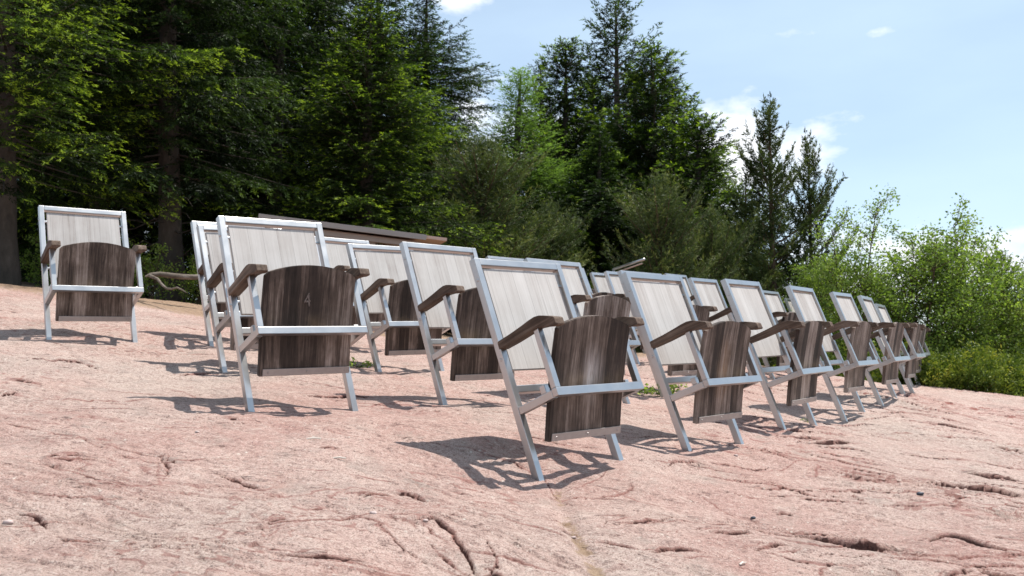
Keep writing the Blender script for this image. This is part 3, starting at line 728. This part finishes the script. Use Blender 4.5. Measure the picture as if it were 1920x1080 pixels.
def conifer(seed, H, R, z0=.6, nb=170, step=.085, cstep=.05, cl=.07, cw=.022, droop=.5, hang=.25, tw=.5, mname='spruce', fresh=.5, prof=None, bare=.1, trunk_r=None, gaps=.12, upt=.15, barkm='bark', lean=0., limb=True, up0=0.25, dead=0, bvar=.3):
    rng = np.random.default_rng(seed); Vs, Ts = [], []; limbs = []
    nb = int(nb * DN); step *= DS; cl *= CL_; cw *= CW_; cstep *= .85; tw *= TWF; hang *= .9
    prof = prof or (lambda t: (1 - t) ** .75)
    tr = trunk_r or H * .014
    bend = rng.normal(size=2) * .012 * H
    def tx_(z): t = z / H; return np.stack([bend[0] * np.sin(t * 3) + lean * z, bend[1] * np.sin(t * 2.4), z], -1) if np.ndim(z) else np.array([bend[0] * math.sin(t * 3) + lean * z, bend[1] * math.sin(t * 2.4), z])
    az = rng.uniform(0, 6)
    sect = rng.uniform(.7, 1.25, 9)
    for b in range(nb):
        t = (b + rng.uniform(0, 1)) / nb; t = t ** .92
        z = z0 + (H - z0) * t
        if rng.uniform() < gaps: az += 2.4; continue
        az += 2.39996 + rng.normal() * .25
        lfac = sect[int(t * 8.99)] * rng.uniform(1 - bvar, 1 + bvar * .8)
        l = max(.12, R * prof(t) * lfac)
        e0 = up0 - droop * (1 - t) * .8 + (.75 * t ** 3) + rng.normal() * .08
        hd = np.array([math.cos(az), math.sin(az), 0.])
        n = max(3, int(l / step)); s = (np.arange(n) + rng.uniform(.2, .8)) / n
        def bp(s):
            s = np.asarray(s)[:, None]
            return tx_(z) + hd * s * l * math.cos(e0) + UP * (math.sin(e0) * s * l - droop * .35 * l * s * s * (1 - t) + upt * l * s ** 3)
        P = bp(s); T = unit(bp(s + .02) - bp(s - .02))
        if limb and l > .5:
            sp = np.linspace(0, .97, 6); limbs.append((bp(sp), np.linspace(.009 + .006 * l, .003, 6)))
        keep = s > bare * (.5 + 1.2 * (1 - t))
        P, T, s = P[keep], T[keep], s[keep]
        if not len(P): continue
        side = np.where(rng.uniform(size=len(P)) < .5, 1, -1)[:, None]
        lat = unit(np.cross(T, UP)) * side
        td = unit(T * rng.uniform(.45, 1., (len(P), 1)) + lat * rng.uniform(.5, 1., (len(P), 1)) + UP * rng.normal(-.05 - hang * .6, .22, (len(P), 1)))
        tl = np.clip(tw * l * (1.05 - s * .80), .14, .70) * rng.uniform(.55, 1.15, len(P))
        # leading tip
        P = np.concatenate([P, bp([.97])]); td = np.concatenate([td, unit(bp([1.]) - bp([.95]))]); tl = np.append(tl, .16 + .05 * l); s = np.append(s, 1.)
        Mx = int(np.ceil(tl.max() / cstep)); u = (np.arange(Mx) + .5)[None, :] * cstep + rng.uniform(-.5, .5, (len(P), Mx)) * cstep
        ok = u < tl[:, None]; ur = u / tl[:, None]
        C = P[:, None] + td[:, None] * u[..., None] - UP * (hang * (ur * ur) * tl[:, None])[..., None]
        Dn = unit(td[:, None] - UP * (hang * 1.5 * ur)[..., None] + rng.normal(size=C.shape) * .28)
        brt = rng.normal(0, .12) + .12
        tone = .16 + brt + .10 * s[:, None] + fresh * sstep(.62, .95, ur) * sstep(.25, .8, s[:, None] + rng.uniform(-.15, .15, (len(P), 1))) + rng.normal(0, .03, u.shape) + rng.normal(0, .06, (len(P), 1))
        C, Dn, tone = C[ok], Dn[ok], tone[ok]
        for _ in range(NC):
            D2 = unit(Dn + rng.normal(size=Dn.shape) * .42)
            Vs.append(cards(rng, C - D2 * cl * .15 + rng.normal(size=C.shape) * cstep * .35, D2, cl * rng.uniform(.7, 1.3, len(C)), cw * rng.uniform(.7, 1.3, len(C)))); Ts.append(tone)
    # leader
    zz = np.linspace(H * .93, H * 1.0, 30); C = tx_(zz); D = unit(rng.normal(size=C.shape) + UP * 1.2); Vs.append(cards(rng, C, D, cl * 1.4, cw)); Ts.append(np.full(30, .5))
    for _ in range(dead):
        z = rng.uniform(.25, z0 + .12 * H); a = rng.uniform(0, 6.28); l = rng.uniform(.5, 1.6); hd = np.array([math.cos(a), math.sin(a), 0.]); sp = np.linspace(0, 1, 6)[:, None]
        limbs.append((tx_(z) + hd * sp * l - UP * sp * l * rng.uniform(0, .35) + UP * .1 * np.sin(sp * 7 + a), np.linspace(.016, .003, 6)))
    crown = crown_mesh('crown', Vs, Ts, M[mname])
    zt = np.linspace(-.5, H, 16); TP = tx_(zt); TR = tr * (1 - zt / (H * 1.02)) ** .85 + .006; TR[:2] *= 1.25
    V, F = tubes([(TP, TR)], 12); trunk = np_mesh('trunk', V, F, [M[barkm]], smooth=True)
    br = None
    if limbs: V, F = tubes(limbs, 5); br = np_mesh('limbs', V, F, [M[barkm]], smooth=True)
    return trunk, br, crown

def broadleaf(seed, H, R, stems=4, nleaf=26000, lsz=.055, mname='leaf', spread=.28, clump=.13, z0=.15, bright=.0, fill=.5):
    rng = np.random.default_rng(seed); paths = []; pts = []
    for k in range(stems):
        a = rng.uniform(0, 6.28); hd = np.array([math.cos(a), math.sin(a), 0]); h = H * rng.uniform(.72, 1.0) if k else H
        s = np.linspace(0, 1, 14)[:, None]; off = hd * R * spread * rng.uniform(.4, 1.3)
        P = np.array([0, 0, -.2]) + UP * s * (h + .2) + off * (s ** 1.4) * 1.6 + np.cumsum(rng.normal(size=(14, 3)) * [.028, .028, 0], axis=0) * H * .12
        paths.append((P, np.linspace(.012 * H * .8, .004, 14)))
        nb = int(20 * H / 3.)
        for b in range(nb):
            t = rng.uniform(z0, 1.); i = min(12, int(t * 13)); p0 = P[i] + (P[i + 1] - P[i]) * (t * 13 - i)
            aa = rng.uniform(0, 6.28); l = R * (.35 + .95 * math.sin(math.pi * min(1, (t * .86 + .14))) ** .8) * rng.uniform(.35, 1.0)
            d = unit(np.array([math.cos(aa), math.sin(aa), rng.uniform(.25, 1.1)])); q = np.linspace(0, 1, 7)[:, None]
            B = p0 + d * q * l + UP * q * q * .12 * l + rng.normal(size=(7, 3)) * .03 * l
            paths.append((B, np.linspace(.008 + .004 * l, .002, 7)))
            for _ in range(4):
                j = rng.uniform(.3, 1); pj = p0 + d * j * l + UP * j * j * .12 * l; d2 = unit(d + rng.normal(size=3) * .7); l2 = rng.uniform(.15, .42) * (l + .25)
                paths.append((pj + d2 * np.linspace(0, 1, 4)[:, None] * l2, np.linspace(.004, .0015, 4)))
                m = max(3, int(l2 / .05)); u = rng.uniform(.1, 1.05, m)[:, None]; pts.append((pj + d2 * u * l2, np.full(m, rng.normal(0, .13))))
            u = rng.uniform(.3, 1.0, max(3, int(l / .06)))[:, None]; pts.append((p0 + d * u * l + UP * u * u * .12 * l, np.full(len(u), rng.normal(0, .12))))
    C = np.concatenate([p for p, _ in pts]); tn = np.concatenate([t for _, t in pts])
    idx = rng.integers(0, len(C), nleaf); P = C[idx] + rng.normal(size=(nleaf, 3)) * clump * [1, 1, .8]
    D = unit(rng.normal(size=(nleaf, 3)) + np.array([0, 0, -.25])); sz = lsz * rng.uniform(.6, 1.35, nleaf)
    tone = .47 + bright + tn[idx] + rng.normal(0, .13, nleaf)
    crown = crown_mesh('crown', [cards(rng, P, D, sz, sz * .62)], [tone], M[mname])
    V, F = tubes(paths, 5); br = np_mesh('stems', V, F, [M['pine_bark']], smooth=True)
    return None, br, crown

def bush(seed, R, H, n=2600, mname='juniper', cl=.05, cw=.018, bright=0.):
    """low spreading juniper: many upswept sprays"""
    rng = np.random.default_rng(seed); Vs, Ts, limbs = [], [], []
    for b in range(n):
        a = rng.uniform(0, 6.28); r = R * math.sqrt(rng.uniform(0, 1)); lob = 1 + .22 * math.sin(a * 3 + seed) + .12 * math.sin(a * 7 + 2 * seed)
        r *= lob; top = H * math.sqrt(max(0.03, 1 - (r / (R * 1.22)) ** 2)) * rng.uniform(.45, 1.08) * (.62 + .75 * float(vnoise(np.array(math.cos(a) * r * 2.6 + 9), np.array(math.sin(a) * r * 2.6 + 9), seed)))
        p = np.array([math.cos(a) * r, math.sin(a) * r, top * rng.uniform(.62, 1)])
        d = unit(np.array([math.cos(a) * .8 * r / R, math.sin(a) * .8 * r / R, .8]) + rng.normal(size=3) * .4); l = rng.uniform(.12, .30)
        if b % 12 == 0: limbs.append((np.stack([np.array([p[0] * .3, p[1] * .3, -.1]), p * [.8, .8, .6], p + d * l * .7]), np.array([.012, .007, .002])))
        m = 16; u = rng.uniform(0, 1, m)[:, None]; C = p + d * u * l + rng.normal(size=(m, 3)) * .022; D = unit(d + rng.normal(size=(m, 3)) * .7)
        Vs.append(cards(rng, C, D, cl * rng.uniform(.7, 1.3, m), cw)); Ts.append(np.clip(.22 + bright + .5 * (float(vnoise(np.array(p[0] * 4 + 20), np.array(p[1] * 4 + 20), seed)) - .5) + rng.normal(0, .10) + .42 * u[:, 0] + rng.normal(0, .07, m), 0, 1))
    V, F = tubes(limbs, 4); br = np_mesh('stems', V, F, [M['pine_bark']], smooth=True)
    return None, br, crown_mesh('crown', Vs, Ts, M[mname])

KIT = {}
KIT['near'] = conifer(11, 12.5, 2.7, z0=2.5, nb=230, step=.07, cstep=.042, cl=.060, cw=.020, droop=.7, hang=.30, tw=.50, mname='spruce_fresh', fresh=.75, upt=.28, prof=lambda t: (1 - t) ** .62, bare=.22, dead=0, gaps=.10)
KIT['spruceA'] = conifer(12, 13.5, 2.6, z0=2.7, nb=190, step=.095, cstep=.055, cl=.085, cw=.030, droop=.65, hang=.38, tw=.45, fresh=.30, dead=34, gaps=.12)
KIT['spruceB'] = conifer(23, 12.5, 2.3, z0=.7, nb=210, step=.085, cstep=.055, cl=.080, cw=.028, droop=.6, hang=.42, tw=.48, mname='spruce_fresh', fresh=.55, gaps=.08, prof=lambda t: (1 - t) ** .6)
KIT['spruceC'] = conifer(34, 11.5, 2.1, z0=.5, nb=170, step=.10, cstep=.06, cl=.095, cw=.034, droop=.55, hang=.30, tw=.42, fresh=.35, gaps=.14, bvar=.45, prof=lambda t: (1 - t) ** .6)
KIT['sparse'] = conifer(45, 12., 1.9, z0=1.4, nb=185, step=.10, cstep=.060, cl=.10, cw=.036, droop=.45, hang=.25, tw=.42, fresh=.42, gaps=.16, bare=.35, bvar=.5, up0=.2, prof=lambda t: (1 - t) ** .55 * (1.0 - .55 * math.exp(-((t - .55) / .16) ** 2)))
KIT['full'] = conifer(91, 12., 2.6, z0=.6, nb=200, step=.095, cstep=.055, cl=.095, cw=.036, droop=.55, hang=.35, tw=.46, mname='spruce_fresh', fresh=.50, gaps=.14, bvar=.55, prof=lambda t: (1 - t) ** .68)
KIT['larch'] = conifer(56, 9.5, 1.6, z0=.6, nb=190, step=.075, cstep=.055, cl=.060, cw=.022, droop=.2, hang=.25, tw=.45, mname='larch', fresh=.2, gaps=.08, up0=.35, prof=lambda t: (1 - t) ** .55, bvar=.2)
KIT['pineYoung'] = conifer(67, 5.0, 1.9, z0=.35, nb=120, step=.085, cstep=.055, cl=.095, cw=.016, droop=.05, hang=-.30, tw=.42, mname='pine', fresh=.42, gaps=.05, up0=.45, upt=.25, prof=lambda t: (1 - t) ** .55, barkm='pine_bark')
KIT['pineTall'] = conifer(78, 8.0, 1.7, z0=.9, nb=125, step=.08, cstep=.042, cl=.10, cw=.036, droop=.0, hang=-.15, tw=.42, mname='pine', fresh=.15, gaps=.34, up0=.32, upt=.3, prof=lambda t: (1 - t) ** .75 * (.8 + .5 * math.sin(t * 19) ** 2), bare=.22, barkm='pine_bark', bvar=.55, dead=8)
print('faces', {k_: len(v_[2].polygons) for k_, v_ in KIT.items()})
KIT['birchA'] = broadleaf(3, 4.2, 1.15, 5, 24000, .056, clump=.085)
KIT['birchB'] = broadleaf(4, 3.6, 1.0, 4, 13500, .052, bright=.06, clump=.085)
KIT['aspen'] = broadleaf(5, 4.6, 1.0, 3, 11000, .058, clump=.11, bright=.04)
KIT['juniper'] = bush(6, 1.15, .75)
KIT['sapling'] = broadleaf(8, 1.25, .55, 4, 2400, .055, clump=.08, bright=.08)

def plant(kit, name, cat, label, group, px, dist, s=1., rz=0., sink=.05, zs=None, tilt=0.):
    x, y, z = place(px, dist)
    r = empty(name, (x, y, z - sink), rz, label, cat, group); r.scale = (s, s, s if zs is None else zs); r.rotation_euler = (0, tilt, rz)
    t, b, c = KIT[kit]
    if t: tr = mesh_obj('trunk', t, r)
    if b: mesh_obj('limbs' if t else 'stem', b, r)
    mesh_obj('crown', c, r)
    return r
def top_scale(px, dist, top_py, H):
    """scale that brings a plant of height H up to the photograph row top_py"""
    x, y, z = place(px, dist); d = ray(px, top_py); zt = CAM_H + d[2] * dist / d[1]
    return (zt - z) / H
SG_ = 'spruces of the forest behind the chairs'
rngp = random.Random(5)
def conif(kit, H, label, px, dist, top, width=None, rz=0, name='spruce_tree', cat='spruce', group=SG_, tilt=0.):
    zs = top_scale(px, dist, top, H); s = zs if width is None else width
    return plant(kit, name, cat, label, group, px, dist, s, rz, .1, zs, tilt)
conif('near', 12.5, 'nearest spruce at the left edge, long boughs with bright yellow green tips', 5, 12.0, -560, .95, .9)
conif('spruceA', 13.5, 'dark spruce with the thick bare trunk standing behind the grey log', 322, 14.2, -620, 1.0, 2.1)
conif('spruceB', 12.5, 'bright green spruce with hanging boughs above the right end of the flat roof', 690, 15.5, 0, .95, 4.0)
conif('spruceA', 13.5, 'dark spruce left of the thick bare trunk, deep in the shade', 175, 16.5, -560, 1., 4.4)
conif('spruceC', 11.5, 'shaded spruce between the thick bare trunk and the bright hanging boughs', 500, 17.5, -420, 1.15, 1.3)
conif('spruceA', 13.5, 'tall spruce whose pointed top leaves the picture left of the blue sky', 800, 23.0, -35, 1.2, .4)
conif('spruceC', 11.5, 'spruce with feathery top edge between the cloud gap and the tallest dark spruce', 700, 22.0, -70, 1.4, 3.0)
conif('spruceA', 13.5, 'spruce in the second rank behind the numeral 4 chair', 400, 20., -420, 1.15, 2.2)
conif('spruceA', 13.5, 'spruce far back in the shade at the left edge', 40, 20., -500, 1.15, 5.2)
conif('spruceB', 12.5, 'far spruce closing the gap over the flat roof', 590, 22., -120, 1.1, 5.9)
conif('spruceC', 11.5, 'shaded spruce seen low between the far left chair and the thick bare trunk', 245, 19., -380, 1.2, 1.0)
conif('spruceB', 12.5, 'shaded spruce behind the left shoulder of the far left chair', 90, 18., -420, 1.15, 3.1)
conif('spruceC', 11.5, 'spruce deep in the forest right of the thick bare trunk', 410, 24., -250, 1.5, 2.6)
conif('spruceC', 11.5, 'slim spruce behind the left flank of the pale green larch', 1012, 31., 118, 1.1, 0.3)
conif('full', 12., 'broad dark spruce right of the pale green larch', 1066, 26., 80, 1.5, 2.7)
conif('sparse', 12., 'tallest free standing spruce with its bare grey trunk showing through thin boughs', 1152, 27., 2, 1.7, 1.2)
conif('full', 12., 'full spruce just right of the tallest free standing one', 1218, 25., 84, 1.55, 5.0)
conif('full', 12., 'spruce with long boughs reaching right towards the cloud', 1305, 23., 215, 1.45, 3.9)
conif('spruceC', 11.5, 'dark low spruce in front of the base of the pointed tall spruce', 815, 20., 215, 1.0, 5.1)
conif('spruceA', 13.5, 'dark spruce filling the space below the tallest free standing spruce', 1135, 23., 240, 1.5, .6)
conif('full', 12., 'spruce half hidden between the broad dark one and the tallest free standing one', 1112, 29., 150, 1.5, 3.3)
conif('full', 12., 'spruce half hidden between the tallest free standing one and the full one', 1186, 29., 135, 1.4, 4.1)
conif('full', 12., 'spruce filling the gap left of the long right reaching boughs', 1268, 27., 150, 1.5, .2)
conif('larch', 9.5, 'pale soft green larch standing between the two dark spruce groups', 980, 24., 132, 1.9, .5, 'larch_tree', 'larch', None)
conif('pineYoung', 5., 'wide young pine in front of the larch, dull olive needles', 905, 16.5, 268, 1.1, .7, 'young_pine_tree', 'pine', 'pines at the edge of the forest')
conif('pineYoung', 5., 'bushy young pine with upright light shoots right of the railing', 1240, 15.5, 338, .8, 2.9, 'young_pine_tree', 'pine', 'pines at the edge of the forest')
conif('pineYoung', 5., 'lower young pine right beside the bushy one with light shoots', 1335, 16.5, 400, .75, 4.4, 'young_pine_tree', 'pine', 'pines at the edge of the forest')
conif('pineYoung', 5., 'small dark pine behind the first chairs right of the closest', 1030, 17.5, 385, .8, 1.4, 'young_pine_tree', 'pine', 'pines at the edge of the forest')
conif('pineTall', 8., 'tall thin ragged pine alone against the white cloud', 1462, 20., 192, 1.0, .8, 'pine_tree', 'pine', 'pines at the edge of the forest', -.03)
conif('pineTall', 8., 'second ragged pine, shorter, touching the right side of the tall thin one', 1518, 20.6, 258, .8, 3.6, 'pine_tree', 'pine', 'pines at the edge of the forest')
conif('pineTall', 8., 'dark pine between the low young pine and the ragged tall pine', 1400, 21.5, 330, 1.1, 5.0, 'pine_tree', 'pine', 'pines at the edge of the forest')
conif('pineTall', 8., 'dark thin pine half hidden in the birches at the right edge', 1880, 20., 470, .8, 2.0, 'pine_tree', 'pine', 'pines at the edge of the forest')
GB = 'young birches on the right'
conif('aspen', 4.6, 'slender young birch with a nodding crown over the last chairs', 1605, 15., 370, .8, 0.4, 'birch_tree', 'birch', GB)
conif('birchA', 4.2, 'leafy birch clump right of the last chair', 1722, 15.0, 440, .90, 1.0, 'birch_tree', 'birch', GB)
conif('birchA', 4.2, 'tallest leafy birch in the clump on the right', 1812, 15.6, 412, .95, 3.3, 'birch_tree', 'birch', GB)
conif('birchB', 3.6, 'small birch cut by the right edge of the picture', 1925, 15., 492, .9, 2.0, 'birch_tree', 'birch', GB)
conif('birchB', 3.6, 'yellow green birch bush behind the fourth chair right of the closest', 1535, 16.5, 480, .6, 5.0, 'birch_tree', 'birch', GB)
conif('birchB', 3.6, 'low birch between the last chair and the leafy clump', 1655, 16., 520, .85, 0.9, 'birch_tree', 'birch', GB)
conif('birchB', 3.6, 'birch bush deep behind the juniper on the right', 1860, 17.5, 560, 1.1, 2.9, 'birch_tree', 'birch', GB)
GJ = 'low junipers along the edge of the rock'
for px, dist, s, rz, lb in [(1760, 12.7, .9, .3, 'low yellow green juniper right beside the last chair'), (1850, 12.9, 1.0, 2.2, 'low juniper in the middle of the hedge on the right'),
                            (1940, 12.6, .9, 4.0, 'low juniper at the right edge of the picture'), (1690, 13.6, .8, 5.1, 'juniper partly hidden behind the last two chairs'),
                            (1580, 13.9, .9, 1.1, 'juniper behind the legs of the fourth chair right of the closest')]:
    plant('juniper', 'juniper_bush', 'juniper', lb, GJ, px, dist, s, rz, .02)
GL_ = 'leafy saplings at the foot of the forest'
for px, dist, s, rz, lb in [(88, 12.9, .6, .3, 'leafy sapling just left of the chair alone at the far left'), 
                            (285, 13.2, .65, 1.4, 'leafy sapling left of the thick bare trunk'), (372, 13.6, .6, 4.4, 'leafy sapling right of the thick bare trunk')]:
    plant('sapling', 'leafy_sapling', 'sapling', lb, GL_, px, dist, s, rz)

# weeds in the cracks of the rock
def weed(px, py, s, seed, label):
    rng = np.random.default_rng(seed); p = at_ground(px, py); z = ground_z(p[0], p[1]); Vs, limbs = [], []
    r = empty('weed', (p[0], p[1], z), 0, label, 'weed', 'small weeds growing in cracks of the rock')
    n = int(60 * s / .1); a = rng.uniform(0, 6.28, n); rr = s * rng.uniform(.1, 1, n); P = np.stack([np.cos(a) * rr * 1.4, np.sin(a) * rr, s * .55 * rng.uniform(.1, 1, n) * (1.2 - rr / s)], -1)
    D = unit(np.stack([np.cos(a), np.sin(a), rng.uniform(-.2, .8, n)], -1)); 
    for i in range(0, n, 3): limbs.append((np.stack([np.zeros(3), P[i] * [.5, .5, .8], P[i]]), np.array([.0015, .0012, .001])))
    mesh_obj('leaves', crown_mesh('leaves', [cards(rng, P, D, s * rng.uniform(.18, .4, n), s * .16)], [rng.uniform(.3, .95, n)], M['leaf']), r)
    V, F = tubes(limbs, 4); mesh_obj('stem', np_mesh('stem', V, F, [M['leaf']]), r)
weed(1232, 738, .17, 1, 'weed clump between the closest chair and the next one to its right')
weed(1272, 728, .10, 2, 'weed clump seen through the frame of the first chair right of the closest')
weed(1508, 790, .06, 3, 'tiny weed by the foot of the third chair right of the closest')
weed(672, 690, .11, 4, 'dark weed clump behind the right leg of the numeral 4 chair')

# ------------------------------------------------------------------ log at the edge of the forest
def at_depth(px, py, depth):
    d = ray(px, py); return CV + d * (depth / d[1])
lg = empty('fallen_log', at_depth(345, 520, 10.9).tolist(), 0, 'grey weathered log lying at the forest edge with one crooked branch', 'log')
o_ = np.array(at_depth(345, 520, 10.9))
P = np.array([at_depth(px, py, dd) for px, py, dd in [(272, 519, 10.7), (282, 515, 10.75), (300, 514, 10.8), (322, 517, 10.85), (345, 519, 10.9), (365, 520, 10.95), (390, 517, 11.), (420, 518, 11.1), (470, 524, 11.2), (530, 530, 11.3)]]) - o_
V, F = tubes([(P, np.array([.010, .024, .031, .034, .034, .033, .032, .030, .028, .02]))], 10); mesh_obj('stem', np_mesh('stem', V, F, [M['driftwood']], smooth=True), lg)
P = np.array([at_depth(px, py, dd) for px, py, dd in [(281, 517, 10.72), (295, 523, 10.6), (303, 533, 10.5), (312, 541, 10.42), (322, 542, 10.38), (332, 539, 10.34), (342, 544, 10.3), (350, 549, 10.26)]]) - o_
V, F = tubes([(P, np.array([.022, .018, .015, .013, .012, .011, .009, .004]))], 8); mesh_obj('branch', np_mesh('branch', V, F, [M['driftwood']], smooth=True), lg)

# ------------------------------------------------------------------ flat roofed shelter behind the chairs
k = mat('roof_board'); sv = k.obj(); M['roofwood'] = k.finish(k.mix(k.noise(k.mapping(sv, (2, 40, 40)), 1, 4), (.42, .29, .23), (.60, .44, .36)), .75)
k = mat('grey_fascia'); M['fascia'] = k.finish(k.mix(k.noise(k.mapping(k.obj(), (2, 40, 40)), 1, 4), (.22, .20, .185), (.34, .31, .29)), .6)
A = at_depth(488, 408, 12.4); B = at_depth(822, 450, 12.9)
xd = Vector(B - A); LR = xd.length; xd.normalize(); zd = Vector((0, 0, 1)); zd = (zd - xd * zd.dot(xd)).normalized(); yd = zd.cross(xd)
rt = Matrix((xd, yd, zd)).transposed().to_4x4(); rt.translation = Vector(A.tolist())
rf = bpy.data.objects.new('open_shelter', None); col.objects.link(rf); rf.matrix_world = rt
tag(rf, 'long low shelter with a sloping brown board roof behind the chairs', 'shelter')
def part(name, boxes, m, bev=.004):
    return mesh_obj(name, bar_mesh(name, boxes, m, bev), rf)
bm = new_bm(); add_prism(bm, [(0, 0), (1.7, .06), (1.7, .10), (0, .045)][::-1], 0, LR + .12); part_r = mesh_obj('roof', bm_mesh('roof', bm, M['roofwood']), rf)
part('front_fascia', [((LR / 2 - .10, -.016, .012), (LR - .15, .028, .075))], M['fascia'])
part('roof_beam', [((LR / 2 - .06, .16, -.085), (LR - .34, .07, .075))], M['fascia'])
bm = new_bm(); add_prism(bm, [(.20, -.05), (1.5, -.03), (1.5, -.01), (.20, -.03)][::-1], .05, LR - .28); mesh_obj('ceiling', bm_mesh('ceiling', bm, M['roofwood']), rf)
for x in (.5, LR - .9):
    for y in (.25, 1.35):
        w = rt @ Vector((x, y, 0)); g = ground_z(w.x, w.y) - w.z - .1
        part('post', [((x, y, (g - .055) / 2), (.08, .08, abs(g) - .055))], M['fascia'])
w = rt @ Vector((LR / 2 - .3, .9, 0)); g = ground_z(w.x, w.y) - w.z - .1
part('back_wall', [((LR / 2 - .3, 1.42, (g - .05) / 2), (LR - .9, .05, abs(g) - .06))], M['roofwood'])

# ------------------------------------------------------------------ metal railing
a = at_depth(1150, 505, 12.6); b = at_depth(1208, 486, 11.8)
rl = empty('metal_railing', (a[0], a[1], a[2]), 0, 'sloping metal handrail behind the distant chairs', 'railing')
def tube_part(name, p, q, r, m=None):
    bm = new_bm(); add_cyl(bm, Vector(p) , Vector(q), r, 12); mesh_obj(name, bm_mesh(name, bm, m or M['metal'], True), rl)
d_ = Vector((b - a).tolist()); tube_part('handrail', (0, 0, 0), d_, .017); tube_part('lower_rail', (0.02, 0, -.05), d_ + Vector((-.03, 0, -.055)), .010, M['roofwood'])
tube_part('post', (0, 0, -.002), (0, 0, ground_z(a[0], a[1]) - a[2] - .05), .017)

# ------------------------------------------------------------------ loose bits on the rock
k = mat('pebble'); M['pebble'] = k.finish(k.mix(k.noise(k.seeded(), 40, 4), (.30, .20, .18), (.62, .52, .48)), .8)
k = mat('dark_pebble'); M['pebble_dark'] = k.finish((.04, .045, .06), .5)
k = mat('bleached_stick'); M['stick'] = k.finish((.66, .60, .52), .8)
def pebble(px, py, s, label, m='pebble', fl=.6, group='loose pebbles on the rock'):
    p = at_ground(px, py); z = ground_z(p[0], p[1]); rng = np.random.default_rng(int(px * 7 + py)); bm = new_bm()
    bmesh.ops.create_icosphere(bm, subdivisions=2, radius=s)
    for v in bm.verts: v.co = v.co * (1 + .25 * (rng.uniform() - .5)); v.co.z *= fl; v.co.x *= 1.25
    o = mesh_obj('pebble', bm_mesh('pebble', bm, M[m], True)); o.location = (p[0], p[1], z + s * fl * .55); o.rotation_euler = (.1, .1, rng.uniform(0, 6))
    tag(o, label, 'pebble', group)
pebble(1725, 924, .016, 'dark blue grey pebble on the bare rock at the lower right', 'pebble_dark')
pebble(1412, 954, .010, 'tiny black pebble right of the litter filled groove', 'pebble_dark')
pebble(1380, 852, .012, 'pale pebble by the right leg of the first chair right of the closest')
pebble(798, 983 + 14, .008, 'pale pebble lying at the curved crack left of the groove')
pebble(700, 980, .013, 'whitish pebble left of the curved crack')
pebble(15, 989, .014, 'reddish white pebble in the lower left corner')
pebble(1075, 985, .009, 'pebble inside the litter filled groove')
pebble(370, 825, .011, 'grey pebble in front of the left leg of the numeral 4 chair')
def stick(px, py, l, a, label):
    p = at_ground(px, py); z = ground_z(p[0], p[1]); c, s = math.cos(a) * l / 2, math.sin(a) * l / 2
    P = np.array([[-c, -s, 0], [0, 0, .004], [c, s, 0.]]); V, F = tubes([(P, np.array([.003, .004, .0025]))], 6)
    o = mesh_obj('twig', np_mesh('twig', V, F, [M['stick']], smooth=True)); o.location = (p[0], p[1], z + .006); tag(o, label, 'twig', 'bleached twigs on the rock')
stick(588, 840, .065, .1, 'bleached twig on the bare rock in front of the numeral 4 chair')
stick(636, 870, .06, -.1, 'second bleached twig, lying lower and right of the first one')
stick(1392, 1036, .04, .8, 'short bleached twig near the bottom edge of the picture')
